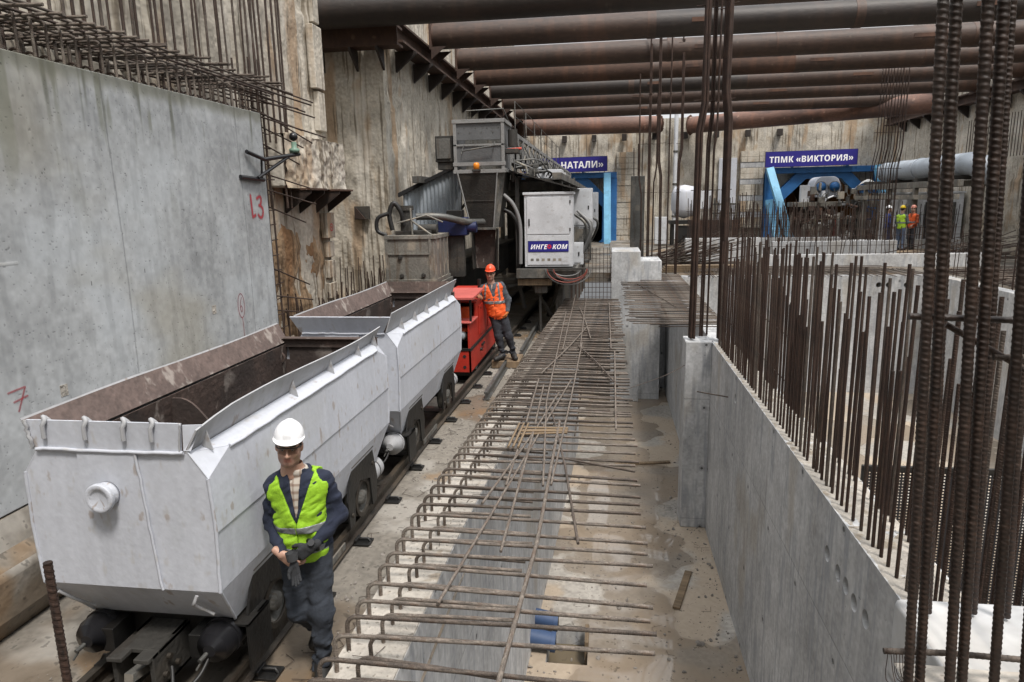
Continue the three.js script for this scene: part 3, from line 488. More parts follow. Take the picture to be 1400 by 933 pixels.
// ---- gallery wall with the cantilevered mat
const barGeo = (pts, r, near) => near ? sweep(dense(pts, 0.004), r, 9, ribs(r * .14, .013)) : sweep(pts, r, 7);
{
  const w = thing('gallery_wall', 'concrete gallery wall whose bent bars reach over the wet trench', 'wall');
  const zs = [3, -5, -9, -13, -17.8], top = (y) => [...zs.map(z => V(xl(z) + .41, y, z)), ...zs.slice().reverse().map(z => V(xl(z), y, z))];
  obj('wall_body', plate(top(.39), 3.8), M.conc, w);
  obj('wall_top', plate(top(.402).map((p, i) => p.clone().add(V(i < 5 ? -.004 : .004, 0, 0))), .01), M.pale, w);
  const r = rng(31), bend = (x0, z, yb, xe, ye, dz) => { const rad = .065, q = [V(x0, .36, z), V(x0 + (r() - .5) * .01, yb - rad, z)]; for (let a = 1; a <= 4; a++) q.push(V(x0 + rad - rad * Math.cos(a * Math.PI / 8), yb - rad + rad * Math.sin(a * Math.PI / 8), z)); q.push(V(lerp(x0 + rad, xe, .5), (yb + ye) / 2 + .004, z + dz * .5), V(xe, ye, z + dz)); return q; };
  for (let z = -2.4; z > -17.6; z -= 0.2) {
    const a = z + (r() - .5) * .05, near = z > -6.2;
    obj('rebar', barGeo(bend(xl(a) + .05, a, .64 + (r() - .5) * .02, .3 + (r() - .5) * .06, .62 + (r() - .5) * .03, (r() - .5) * .1 + (z > -4 ? -.02 : 0)), .0135, near), r() < .7 ? M.barPale : M.bar, w);
    const b = a - .1 + (r() - .5) * .04;
    obj('rebar', barGeo(bend(xl(b) + .24, b, .6 + (r() - .5) * .02, z > -8 ? -.58 + (r() - .5) * .12 : -.2 + r() * .4, .585 + (r() - .5) * .03, (r() - .5) * .12), .0125, near), r() < .4 ? M.barPale : M.bar, w);
    if (z < -7.5) obj('rebar', sweep([V(xl(b) + .1, .6, b + .06), V(.2 + (r() - .5) * .2, .6 + (r() - .5) * .02, b + .06 + (r() - .5) * .12)], .0115, 6), r() < .5 ? M.barPale : M.bar, w);
  }
  for (const x of [-1.0, -.35]) obj('distribution_bar', sweep([V(x, .572, -7.2), V(x + .02, .572, -17.6)], .01, 5), M.bar, w);
}
{ // loose bars lying on the mat (start/end x, z)
  const L = [[[-1.04, -3.76], [-.5, -9.3]], [[-.55, -3.0], [-.5, -4.6], [-.53, -7.4]], [[-.74, -4.4], [-.78, -6.9]], [[-.88, -5.6], [-.9, -7.05]], [[-.77, -5.6], [-.79, -7.05]], [[-.9, -7.3], [-.95, -9.25]], [[-.8, -7.3], [-.86, -9.0]], [[-.55, -5.6], [-.75, -8.2], [-.93, -15.2]], [[-.48, -5.6], [-.45, -8.2], [-.44, -11.8]], [[-.75, -11.3], [-.86, -18.2]], [[-.46, -11.4], [-.55, -17.4]], [[.03, -16.6], [.06, -11.3]], [[.12, -11.2], [.1, -7.2]], [[-.5, -6.3], [.26, -6.0]]];
  const lab = ['long pale bar laid slantwise across the mat', 'thick wired-together bar laid along the mat over the trench', 'pale bar laid along the mat beside the thick wired bar', 'short bar lying on the mat near the bent bar heads', 'short bar lying parallel on the mat beside its twin', 'pale bar on the mat just beyond the small timber bundle', 'second pale bar on the mat just beyond the small timber bundle', 'long bent bar wandering along the mat towards the machine', 'long straight bar along the middle of the mat', 'pale bar on the far mat beside the tunnelling machine', 'pale bar tied in the middle of the far mat', 'pale bar slanting across the far mat near the bar ends', 'thin bar tied along the bar ends of the mat', 'dark bar slanting over the trench between two mat bars'];
  L.forEach((p, i) => single('loose_rebar', sweep(p.map(([x, z]) => V(x, .662 + (i % 3) * .012, z)), i === 1 ? .016 : .0115, 7), i === 13 ? M.bar : M.barPale, lab[i], 'rebar', 'loose bars on the mat'));
  const extra = [[-1.02, -5.2, -.62, -8.6, 'pale bar slanting between the bent heads and the timber bundle'], [-.2, -4.6, -.62, -7.6, 'bar laid slantwise over the trench side of the near mat'], [-.95, -9.6, -.4, -13.4, 'bar lying slantwise across the middle of the mat'], [.1, -9.2, -.5, -11.6, 'short bar slanting from the bar ends into the mat'], [-.3, -12.2, -.65, -15.9, 'bar slanting over the far mat beside the tied bar']];
  extra.forEach(([x0, z0, x1, z1, l], i) => single('loose_rebar', sweep([V(x0, .672, z0), V((x0 + x1) / 2 + .02, .668 + .01 * (i % 2), (z0 + z1) / 2), V(x1, .674, z1)], .0115, 7), i % 2 ? M.bar : M.barPale, l, 'rebar', 'loose bars on the mat'));
  for (let k = 0; k < 4; k++) single('loose_stick', sweep([V(-.93 + .0 * k, .668 + (k % 2) * .014, -6.95 - k * .06), V(-.42, .676, -7.02 - k * .05)], .013, 6), M.wood, 'pale wooden stick in the small bundle across the mat', 'stick', 'sticks bundled on the mat');
  for (let k = 0; k < 3; k++) single('loose_stick', sweep([V(-.99 + k * .05, .69, -6.5), V(-.97 + k * .05, .69, -7.25)], .013, 6), M.wood, 'short pale stick sticking out of the bundle towards the bar heads', 'stick', 'sticks crossing the bundle');
}
{ // blue sleeves at the sump
  for (const [z, l] of [[-8.95, 'blue pipe stub nearest the mouth corner of the sump'], [-9.45, 'blue pipe stub by the sump corner farther from the thick bars']]) {
    const p = thing('pipe_stub', l, 'pipe', [0, 0, 0], 0, 'pipe stubs over the sump');
    const a = V(-1.15, -3.16, z), b = V(-.74, -3.24, z), g = sweep([a, b], .13, 20); obj('pipe', [g, sweep([b.clone().add(V(-.05, .004, 0)), b.clone().add(V(.02, 0, 0))], .145, 20)], plain(.04, .075, .16, .6), p); obj('bore_shade_disc', cyl(b.clone().add(V(.021, 0, 0)), b.clone().add(V(.025, 0, 0)), .115, 18), M.dark, p);  // black disc paints the shade inside the open pipe end
  }
  single('sump_board', bx(-.3, -.24, -3.75, -3.28, -9.5, -9.05, .006), M.wood, 'grey board end standing at the edge of the sump', 'board');
}
// ---- basin wall (right) with real sleeve holes
{
  const w = thing('basin_wall', 'smooth concrete wall with a dense row of rusty upright bars on top', 'wall');
  const sh = new THREE.Shape(); sh.moveTo(-3, -3.4); sh.lineTo(33, -3.4); sh.lineTo(33, .47); sh.lineTo(-3, .47); sh.closePath(); // shape x = -z
  for (const [z, y] of [[-5.28, -.05], [-5.03, -.03], [-5.48, -.02], [-5.68, -.02], [-5.98, 0], [-10.6, .1]]) { const h = new THREE.Path(); h.absellipse(-z, y, .068, .075, 0, Math.PI * 2, true); sh.holes.push(h); }
  const g = new THREE.ExtrudeGeometry(sh, { depth: .45, bevelEnabled: false, curveSegments: 16 }); g.rotateY(Math.PI / 2); g.translate(1.98, -.04, 0);
  obj('wall_body', uvm(g), M.conc, w);
  obj('wall_top', grid(V(1.98, .434, 2.9), V(1, 0, 0), V(0, 0, -1), V(0, 1, 0), .45, 16, 12, 400, (s, t) => Math.min(s, .45 - s) < .001 ? -.014 * fbm(s / 4, t / 16, 40, 220, 3, 67) : .028 * (fbm(s / 4, t / 16, 40, 160, 4, 61) - .4)), M.pale, w);
  for (const [z, y] of [[-5.28, -.05], [-5.03, -.03], [-5.48, -.02], [-5.68, -.02], [-5.98, 0], [-10.6, .1]]) obj('hole_light_stop', cyl(V(2.36, y - .04, z), V(2.425, y - .04, z), .1, 14), M.black, w);  // black plugs added behind the holes so no light comes through
  const r = rng(63);
  for (const z of [-13.15, -23.7, -29.5]) obj('pilaster', bx(1.49, 1.985, -3.4, .435, z - .6, z, .02), M.conc, w);
  for (let z = -2.2; z > -13; z -= .15) for (const [x, pr2] of [[2.06, 1], [2.36, .95]]) {
    if (r() > pr2) continue; const h = r() < .3 ? 1.4 + r() * .35 : 1.86 + r() * .26, a = z + (r() - .5) * .07, tl = (r() - .5) * .035, tz = (r() - .5) * .04;
    const pts = [V(x, .44, a), V(x + tl * .3, 1.2, a + tz * .4), V(x + tl, .47 + h, a + tz)];
    obj('rebar', z > -4.4 ? sweep(dense(pts, .004), .0125, 8, ribs(.0018, .013)) : sweep(pts, .014, 7), r() < .12 ? M.bar : r() < .3 ? M.barDark : M.barRust, w);
    if (r() < .4) obj('rebar', sweep([V(x + .03, .44, a + .03), V(x + .03 + tl, .47 + h * rr(.5, .9), a + .03 + tz)], .0125, 6), M.barRust, w);
  }
  for (const y of [.95, 1.5]) obj('tie_bar', sweep([V(2.12, y, -8.2), V(2.12, y + .03, -13)], .007, 5), M.barRust, w);
  // horizontal bars beyond the pilaster, reaching over the trench
  for (let z = -14.2; z > -24; z -= .19) { const a = z + (r() - .5) * .08; obj('rebar', sweep([V(2.4, .6, a), V(.45 + (r() - .5) * .14, .6 + (r() - .5) * .05, a + (r() - .5) * .2)], .0125, 6), r() < .6 ? M.barPale : M.bar, w); if (r() < .6) obj('rebar', sweep([V(2.4, .54, a - .08), V(.6 + r() * .5, .54 + (r() - .5) * .04, a - .08)], .0115, 6), M.bar, w); }
  obj('tie_bar', sweep([V(.85, .64, -21), V(1.6, .64, -16.2)], .01, 5), M.bar, w);
  // stray bar ends in the trench
  obj('rebar', sweep([V(2.04, -.1, -11.2), V(1.5, -.06, -11.4)], .012, 6), M.bar, w);
  obj('tie_wire', hose([V(2.0, .45, -13.2), V(1.75, .1, -13.4), V(1.2, -.15, -13), V(.3, -.4, -12.6)], .006, 5), M.bar, w);
}
// ---- tall spliced column bars on the pilaster
function barBundle(label, x, z, y0, y1, n, kinkY, kink, mat, group, rad = .02) {
  const b = thing('column_bars', label, 'rebar bundle', [x, y0, z], 0, group); const r = rng(Math.round(x * 1000 - z * 77));
  for (let k = 0; k < n; k++) { const ox = (k % 2) * rad * 2 + (k >> 1) * rad * .4, oz = (k >> 1) * rad * 2.2, h = y1 - y0 - (k ? r() * .9 : 0); obj('rebar', sweep([V(ox, 0, oz), V(ox + kink * .2, kinkY - .25, oz), V(ox + kink, kinkY + .25, oz), V(ox + kink + (r() - .5) * .06, h, oz)], rad, 7), mat, b); }
  for (let y = 1.2; y < (y1 - y0) * .9; y += 1.6) obj('tie', sweep([V(-.06, y, rad), V(.14, y + .01, rad)], .008, 5), mat, b);
  return b;
}
barBundle('thick rusty bundle of column bars on the pilaster corner by the trench', 1.58, -13.4, .47, 8.2, 6, 4.1, .1, M.barRust, undefined, .026);
barBundle('thick rusty bundle of column bars just behind the upright bar row', 2.11, -13.35, .47, 8.4, 7, 4.3, -.08, M.barRust, undefined, .028);
barBundle('slim pair of column bars between the two thick bundles', 1.8, -13.55, .47, 8.3, 2, 3.9, .06, M.barRust, undefined, .02);
barBundle('single column bar standing between the slim pair and thick bundle', 1.95, -13.7, .47, 8.1, 1, 3.8, .05, M.barRust, undefined, .02);
[[1.12, -24.2, 7.2], [1.32, -24.2, 8.8], [1.5, -24.3, 6.6], [1.72, -24, 9.0], [2.0, -24.2, 8.6], [2.3, -24.4, 9.1]].forEach(([x, z, h], i) => barBundle(['column bar rising from the small concrete block, beside the grey column', 'taller column bar beside the grey column top', 'short column bar beside the grey column top', 'cranked column bar beyond the far trench mat', 'straight column bar beyond the far trench mat', 'tallest column bar beyond the far trench mat'][i], x, z, .55, h, i % 2 ? 2 : 1, 3 + i * .2, (i % 3 - 1) * .1, M.barRust, 'column bars beyond the trench', .026));
for (let k = 0; k < 2; k++) { const b = thing('column_bars', k ? 'cage of thin column bars in front of the site container' : 'cage of thin column bars in front of the second portal', 'rebar bundle', [10.45 + k * .55, .55, -30], 0, 'thin column cages'); const r = rng(400 + k); for (let i = 0; i < 7; i++) { const ox = i * .07, oz = (i % 3) * .12; obj('rebar', sweep([V(ox, 0, oz), V(ox + (r() - .5) * .05, 3.6, oz), V(ox + .12, 4.4, oz), V(ox + .14, 7.2 + r() * .5, oz)], .017, 6), M.barRust, b); } for (const y of [2.4, 3.6, 5]) obj('tie', sweep([V(-.03, y, .1), V(.55, y, .1)], .011, 5), M.barRust, b); }
// ---- basin far and side walls, kerbs
{
  const w = thing('concrete_wall', 'pale concrete wall closing the basin behind the upright bars, with three sleeve holes', 'wall');
  const sh = new THREE.Shape(); sh.moveTo(2.47, -3.4); sh.lineTo(10.4, -3.4); sh.lineTo(10.4, .56); sh.lineTo(2.47, .56); sh.closePath();
  for (const [x, y] of [[8.75, .25], [9.05, .25], [9.6, .25], [6.1, 0]]) { const h = new THREE.Path(); h.absarc(x, y, .09, 0, Math.PI * 2, true); sh.holes.push(h); }
  const g = new THREE.ExtrudeGeometry(sh, { depth: .3, bevelEnabled: false, curveSegments: 14 }); g.translate(0, 0, -23.88); obj('wall_body', uvm(g), M.conc, w);
  const r = rng(71); for (let x = 2.7; x < 10.2; x += .14) { obj('rebar', sweep([V(x, .6, -25.5), V(x + (r() - .5) * .1, .62 + (r() - .5) * .06, -23.1 + r() * .3)], .014, 5), r() < .5 ? M.barPale : M.bar, w); }
  for (let k = 0; k < 14; k++) obj('rebar', sweep([V(2.7 + r() * 2, .66 + r() * .04, -24.0 - k * .11), V(8 + r() * 2.2, .66 + r() * .05, -24.0 - k * .11)], .014, 5), r() < .4 ? M.barPale : M.bar, w);
  const s = thing('concrete_wall', 'concrete side wall of the basin beyond the thick upright bars', 'wall'); obj('wall_body', bx(10.4, 10.75, -3.4, .56, -23.88, 3, .012), M.conc, s);
}
function kerb(label, x0, x1, y0, y1, z, seed, nb, hb, group) {
  const k = thing('kerb_wall', label, 'wall', [0, 0, 0], 0, group), r = rng(seed); obj('wall_body', bx(x0, x1, y0, y1, z - .35, z, .012), M.conc, k);
  for (let i = 0; i < nb; i++) { const x = lerp(x0 + .1, x1 - .1, (i + .5 * r()) / nb); obj('rebar', sweep([V(x, y1 - .03, z - .1 - .15 * r()), V(x + (r() - .5) * .14, y1 + hb * (.7 + .4 * r()), z - .18 + (r() - .5) * .2)], .015, 5), r() < .8 ? M.barRust : M.bar, k); }
  if (nb > 10) for (let q = 0; q < 2; q++) obj('tie_bar', sweep([V(x0, y1 + hb * (.3 + q * .35), z - .1), V(x1, y1 + hb * (.3 + q * .35) + .04, z - .1)], .009, 5), M.barRust, k);
}
kerb('low pale kerb wall on the far slab behind the basin', 5.5, 13.5, .55, 1.02, -26.5, 81, 50, 1.0);
kerb('taller kerb wall on the far slab just behind the low kerb', 6.4, 11, .55, 1.4, -28.2, 83, 46, 1.3);
kerb('long kerb wall with rusty bars below the second portal', 4.2, 15.5, .55, 1.15, -33, 85, 110, 1.6);
kerb('kerb wall with rusty bars beside the rebar heaps', 3.2, 6.2, .55, 1.5, -29.5, 87, 40, 1.7);
kerb('kerb wall with closely packed bars in front of the blue portal foot', 4.6, 9.8, .55, 1.4, -31, 89, 70, 1.5);
{ // concrete block at the trench end
  const b = thing('concrete_block', 'square concrete block closing the trench beside the mesh panel', 'block'); obj('block', [bx(.1, 1.02, -3.4, 1.53, -24, -22, .015)], M.conc, b); obj('step', bx(1.025, 1.7, -3.4, 1.2, -24, -22.3, .015), M.conc, b);
  const c = thing('grey_column', 'slender grey column with bars on top behind the concrete block', 'column', [1.02, .55, -25.2]); obj('shaft', bx(-.24, .24, 0, 3.4, -.2, .2, .015), M.galv, c); for (const x of [-.14, 0, .14]) obj('rebar', cyl(V(x, 3.35, 0), V(x * 1.1, 4.5 + x, 0), .016, 6), M.barRust, c);
}
{ // mesh panel
  const m = thing('mesh_panel', 'upright steel mesh panel between the machine and the concrete block', 'mesh', [-.62, 0, -18.4]);
  for (let i = 0; i <= 7; i++) obj('wire', cyl(V(i * .1, -.3, 0), V(i * .1, 1.9, 0), .008, 5), M.barDark, m);
  for (let j = 0; j <= 15; j++) obj('wire', cyl(V(-.02, -.2 + j * .13, .017), V(.72, -.2 + j * .13, .017), .008, 5), M.barDark, m);
}
for (let k = 0; k < 9; k++) single('sheet_pile', plate([V(-1.25 + k * .02, -.02, -17.9 - k * .8), V(-1.25 + k * .02, 1.35, -17.9 - k * .8), V(-1.05 + k * .02, 1.35, -18.2 - k * .8), V(-1.05 + k * .02, 1.35, -18.6 - k * .8), V(-1.05 + k * .02, -.02, -18.6 - k * .8), V(-1.05 + k * .02, -.02, -18.2 - k * .8)].filter((_, i) => [0, 1, 3, 4].includes(i)), .04), k % 2 ? M.steelRust : M.grime, 'upright steel sheet in the row beside the machine track', 'sheet', 'steel sheets beside the machine');
// ---- foreground column starter
{
  const p = thing('column_starter', 'thick dark ribbed column bars tied with cross bars on a concrete stub', 'rebar column');
  obj('concrete_stub', [bx(.66, 1.5, -3.4, 2.045, -1.5, -.8, .02), bx(.79, 1.5, -3.4, 2.03, -1.84, -1.495, .02)], M.conc, p);
  obj('stub_top', grid(V(.66, 2.045, -.8), V(1, 0, 0), V(0, 0, -1), V(0, 1, 0), .84, .7, 24, 24, (s, t) => .004 + .016 * fbm(s, t, 7, 7, 3, 91)), M.pale, p);
  const K = .5, B = [[.65, .585, -1.4, .018], [.682, .615, -1.42, .0185], [.728, .652, -1.39, .019], [.762, .688, -1.41, .0195], [.79, .712, -1.52, .016], [.82, .742, -1.4, .0185], [.868, .775, -1.38, .0185], [.9, .82, -1.3, .018], [.84, .765, -1.75, .017], [.955, .88, -1.76, .017], [1.03, .94, -1.75, .017]].map(([a, b, z, r]) => [a - (2.08 - 2.04) * -.045, 2.04, b - .016, 3.8, z, r]);
  B.forEach(([x0, y0, x1, y1, z, r], i) => obj('rebar', sweep(dense([V(x0, y0, z), V((x0 + x1) / 2, 2.95, z - .004), V(x1, y1, z)], .003), r * K, 14, ribs(.0019, .0118)), M.barNear, p));
  obj('tie_bar', sweep(dense([V(.6, 2.88, -1.45), V(1.0, 2.865, -1.45)], .005), .0065, 8, ribs(.0012, .012)), M.barNear, p);
  obj('tie_bar', sweep([V(.68, 2.86, -1.47), V(.82, 2.775, -1.43)], .0065, 7), M.barDark, p);
  obj('tie_bar', sweep([V(.76, 2.8, -1.44), V(1.0, 2.8, -1.44)], .0065, 7), M.bar, p);
  obj('tie_bar', sweep(dense([V(.615, 2.125, -1.45), V(.75, 2.13, -1.45), V(1.1, 2.12, -1.45)], .006), .0065, 8, ribs(.0012, .012)), M.bar, p);
  const r = rng(17); for (let k = 0; k < 8; k++) obj('tie_wire', hose([V(.62 + k * .006, 2.13, -1.44), V(.615 + k * .007, 2.1 - r() * .04, -1.43 + r() * .03), V(.62 + k * .01, 2.05 + r() * .04, -1.42 + r() * .05)], .0009, 4, 8), M.barDark, p);
}
{ const b = thing('starter_bar', 'single rusty ribbed bar standing on the gallery wall before the wagon', 'rebar', [-1.3, .39, -1.3]); obj('rebar', sweep(dense([V(0, 0, 0), V(.004, 1.925, .002)], .0045), .0095, 14, ribs(.0016, .012)), M.barRust, b); }
{ // perforated black sheet
  const W = 3.2, H = 1.7, c = document.createElement('canvas'); c.width = 1024; c.height = 544; const g = c.getContext('2d'); g.fillStyle = '#fff'; g.fillRect(0, 0, 1024, 544); g.fillStyle = '#000';
  for (let i = 0; i < 100; i++) { if (i % 9 > 6) continue; for (let j = 1; j < 53; j++) { g.beginPath(); g.arc(5 + i * 10.24, 5 + j * 10.24, 2.4, 0, 7); g.fill(); } }
  const t = new THREE.CanvasTexture(c), m = std({ alphaMap: t, alphaTest: .5, roughness: .6 }); m.color.setRGB(.012, .012, .015);
  const p = new THREE.PlaneGeometry(W, H); const b = thing('perforated_sheet', 'black perforated plastic sheet standing behind the row of bars', 'sheet', [4.15, -.42, -6.9]); obj('sheet', p, m, b); obj('edge_rail', [bx(-W / 2, W / 2, H / 2 - .02, H / 2 + .03, -.02, .02, .004), bx(-W / 2, -W / 2 + .04, -3.03, H / 2, -.02, .02, .004), bx(W / 2 - .04, W / 2, -3.03, H / 2, -.02, .02, .004)], M.black, b);
}

{ // bars spread over the slab beyond the basin side wall
  const m = thing('slab_mat', 'spread of loose and tied bars over the slab beside the basin', 'rebar mat'), r = rng(333);
  for (let k = 0; k < 110; k++) { const z = -14 - k * .1, y = .575 + r() * .1; obj('rebar', sweep([V(10.8 + r() * .6, y, z), V(14.5 + r() * 1.8, y + (r() - .4) * .25, z + (r() - .5) * 1.2)], .014, 5), [M.bar, M.barRust, M.barPale][k % 3], m); }
  for (let k = 0; k < 40; k++) { const x = 10.9 + k * .13; obj('rebar', sweep([V(x, .56, -25.6), V(x + (r() - .5) * .3, .6 + r() * .1, -13.6 - r())], .014, 5), k % 2 ? M.bar : M.barRust, m); }
  for (let k = 0; k < 50; k++) { const x = 10.7 + r() * .25, z = -8 - k * .31; obj('rebar', sweep([V(x, .5, z), V(x + (r() - .5) * .1, 1.3 + r() * .5, z + (r() - .5) * .1)], .013, 5), M.barRust, m); }
}

{ // litter
  const bits = [[-.2, -7.2, .9, .5, 'short grey board lying on the trench floor near the sump'], [1.3, -10.8, 1.2, 1.3, 'board lying on the trench floor beside the pilaster'], [.9, -16.5, 1.4, .2, 'board lying on the trench floor under the far bars'], [1.6, -7.4, .7, 1.1, 'short wet board against the basin wall foot']];
  bits.forEach(([x, z, l, a, lab]) => { const t = thing('timber_offcut', lab, 'board', [x, -3.395, z], a, 'boards on the trench floor'); obj('board', bx(-l / 2, l / 2, .002, .04, -.06, .06, .004), M.wood, t); });
  const r = rng(71), g = []; for (let k = 0; k < 160; k++) { const tr = k % 3, z = -3 - 12 * r(), x = tr === 0 ? -1.1 + 3 * r() : tr === 1 ? -2.25 + .55 * r() : xl(z) + .05 + .3 * r(), y = tr === 0 ? -3.385 : tr === 1 ? .012 : .412, a = r() * 6.3, l = .04 + r() * .14; g.push(sweep([V(x, y, z), V(x + Math.cos(a) * l, y + .006, z + Math.sin(a) * l), V(x + Math.cos(a + .7) * l * 1.6, y + .003, z + Math.sin(a + .7) * l * 1.6)], .0025, 4)); }
  const m = single('wire_scraps', g, M.barDark, 'scraps of tying wire scattered over floors and wall top', 'wire scraps'); m.userData.kind = 'stuff';
}
// ================================================================ muck wagons
const ring = (c, r0, r1, d, seg = 24) => { const s = new THREE.Shape(); s.absarc(0, 0, r1, 0, Math.PI * 2); const h = new THREE.Path(); h.absarc(0, 0, r0, 0, Math.PI * 2, true); s.holes.push(h); const g = new THREE.ExtrudeGeometry(s, { depth: d, bevelEnabled: true, bevelSize: .004, bevelThickness: .004, bevelSegments: 1, curveSegments: seg }); g.translate(c.x, c.y, c.z); return uvm(g); };
function wagon(label, z, opt) {
  const L = 3.2, t = thing('muck_wagon', label, 'wagon', [railX(z - 1.6), 0, z], 0, 'muck wagons on the track'), r = rng(opt.seed);
  const y0 = .54, y1 = .88, y2 = 1.265, y3 = 1.71, y4 = 1.755, zb = .25;
  // shell plates
  const side = s => {
    const P = (x, y, q) => V(s * x, y, q);
    const or = a => s > 0 ? a : a.slice().reverse();
    obj('side_plate', plate(or([P(.50, y0, -zb), P(.50, y0, -L + zb), P(.585, y1, -L), P(.585, y1, 0)]), .012), M.white, t);
    obj('side_plate', plate(or([P(.586, y1 + .002, 0), P(.586, y1 + .002, -L), P(.598, y2 - .006, -L), P(.598, y2 - .006, 0)]), .012), M.white, t);
    obj('side_plate', plate(or([P(.606, y2, 0), P(.606, y2, -L), P(.59, 1.6, -L), P(.585, y3, -L + zb), P(.585, y3, -zb), P(.59, 1.6, 0)]), .014), M.white, t);
    obj('shoulder_plate', plate(or([P(.585, y3 + .002, -zb), P(.585, y3 + .002, -L + zb), P(.48, y4, -L), P(.48, y4, 0)]), .012), M.white, t);
    obj('corner_plate', plate(or([P(.59, 1.6, .003), P(.585, y3, -zb), P(.48, y4, .003)]), .012), M.white, t);
    obj('corner_plate', plate(or([P(.585, y3, -L + zb), P(.59, 1.6, -L - .003), P(.48, y4, -L - .003)]), .012), M.white, t);
    obj('edge_weld', sweep(dense([P(.585, y3 - .004, -zb), P(.585, y3 - .004, -L + zb)], .16).map(p => p.add(V(0, (r() - .5) * .012, 0))), .013, 6), M.white, t);
  };
  side(1); side(-1);
  for (const q of [0, -L]) for (const s of [-1, 1]) obj('corner_weld', sweep(dense([V(s * .582, y1, q), V(s * .598, y2, q), V(s * .588, 1.6, q)], .07).map(p => p.add(V((r() - .5) * .004, 0, (r() - .5) * .004))), .0115, 7), M.white, t);
  for (const s of [-1, 1]) obj('corner_weld', sweep([V(s * .498, y0, -zb), V(s * .582, y1, 0)], .0105, 7), M.white, t);
  for (const e of [0, 1]) { // ends
    const q = e ? -L : 0, d = e ? -1 : 1, or = a => e ? a.slice().reverse() : a;
    obj('end_plate', plate(or([V(-.585, y1, q), V(.585, y1, q), V(.598, y2, q), V(.59, 1.6, q), V(.48, y4, q), V(-.48, y4, q), V(-.59, 1.6, q), V(-.598, y2, q)]), .014), M.white, t);
    obj('end_skirt', plate(or([V(-.50, y0, q - d * zb), V(.50, y0, q - d * zb), V(.585, y1 - .002, q), V(-.585, y1 - .002, q)]), .014), M.white, t);
    obj('doubler_plate', plate(or([V(-.12 - .1, y1 + .004, q + d * .012), V(.21, y1 + .004, q + d * .012), V(.15, y4 - .01, q + d * .012), V(-.22, y4 - .01, q + d * .012)]), .011), M.white, t);
    obj('weld_seam', sweep(dense([V(.215, y1, q + d * .01), V(.155, y4 - .01, q + d * .01)], .05).map(p => p.add(V((r() - .5) * .008, 0, 0))), .009, 5), M.white, t);
    obj('weld_seam', sweep(dense([V(-.48, y4 - .002, q + d * .012), V(.46, y4 - .002, q + d * .012)], .06).map(p => p.add(V(0, (r() - .5) * .008, 0))), .012, 5), M.white, t);
  }
  { // round boss on the end
    const b = thing0('boss', t); b.position.set(-.05, 1.49, .012); b.rotation.x = Math.PI / 2;
    if (opt.front) { obj('boss_body', lathe([[0, 0], [.075, 0], [.075, .02], [.062, .03], [.062, .05], [.084, .055], [.088, .06], [.088, .08], [.082, .087], [.06, .087], [.056, .076], [0, .074]], 28), M.white, b); }
  }
  obj('bottom_plate', bx(-.5, .5, y0 - .01, y0 + .002, -L + zb, -zb, 0), M.black, t);
  // liner (muck-worn inside)
  const li = (x0, ya, x1, yb, s) => { const e = ya < .9 ? .3 : .04; return plate(s > 0 ? [V(x0, ya, -L + e), V(x0, ya, -e), V(x1, yb, -.04), V(x1, yb, -L + .04)] : [V(-x0, ya, -e), V(-x0, ya, -L + e), V(-x1, yb, -L + .04), V(-x1, yb, -.04)], .008); };
  obj('liner', [li(.3, .62, .52, .95, 1), li(.52, .952, .455, y4 - .03, 1), li(.3, .62, .52, .95, -1), li(.52, .952, .455, y4 - .03, -1), bx(-.3, .3, .6, .62, -L + .3, -.3, 0), bx(-.51, .51, .9, 1.56, -.05, -.028, 0), bx(-.51, .51, .9, 1.56, -L + .028, -L + .05, 0), bx(-.43, .43, 1.56, y4 - .02, -.05, -.028, 0), bx(-.43, .43, 1.56, y4 - .02, -L + .028, -L + .05, 0), bx(-.5, .5, .6, .9, -.3, -.28, 0), bx(-.5, .5, .6, .9, -L + .28, -L + .3, 0)], M.inside, t);
  { // bulkhead with scalloped edge
    const s = new THREE.Shape(); s.moveTo(-.515, .7); s.lineTo(.515, .7); s.lineTo(.515, 1.42); s.lineTo(.05, 1.42); s.bezierCurveTo(-.2, 1.42, -.2, 1.66, -.38, 1.7); s.lineTo(-.515, 1.7); s.closePath();
    const g = new THREE.ExtrudeGeometry(s, { depth: .02, bevelEnabled: false }); g.translate(0, 0, -1.25); obj('bulkhead', uvm(g), M.inside, t);
  }
  const lug = new THREE.TorusGeometry(.055, .014, 7, 18); lug.translate(-.5, 1.6, -L + .14); obj('lifting_ring', lug.toNonIndexed(), M.inside, t);
  obj('cross_angle', [bx(-.52, .52, y4 - .06, y4 + .03, -L + .02, -L + .07, .004), bx(-.52, .52, y4 + .03, y4 + .04, -L + .0, -L + .1, .002)], M.inside, t);
  // flared boards round the mouth
  const bt = opt.rim, N = 16, rimPlate = (s, x0, x1, yt, th, m, name, wav) => { // side boards, slightly buckled
    const pos = [], A = [], B = []; for (let k = 0; k <= N; k++) { const q = -k / N * L, w = wav * (Math.sin(k * 1.1 + opt.seed) * .5 + (r() - .5)); A.push(V(s * x0, y4 - .01, q)); B.push(V(s * (x1 + w * .5), yt(k / N) + w * .6, q)); }
    const gs = []; for (let k = 0; k < N; k++) gs.push(plate(s > 0 ? [A[k], A[k + 1], B[k + 1], B[k]] : [A[k + 1], A[k], B[k], B[k + 1]], th)); obj(name, gs, m, t); return B;
  };
  const yr = opt.front ? (u => y4 + bt * (.82 + .12 * Math.sin(u * 5.5 + .4) + (u < .1 ? (u - .1) * 1.6 : 0))) : (u => y4 + bt * (1.05 + .05 * u));
  rimPlate(1, .47, .55, yr, .01, M.whiteDirty, 'side_board', .004);
  rimPlate(1, .458, .538, u => yr(u) - .012, .004, M.rim, 'side_board_lining', .0);
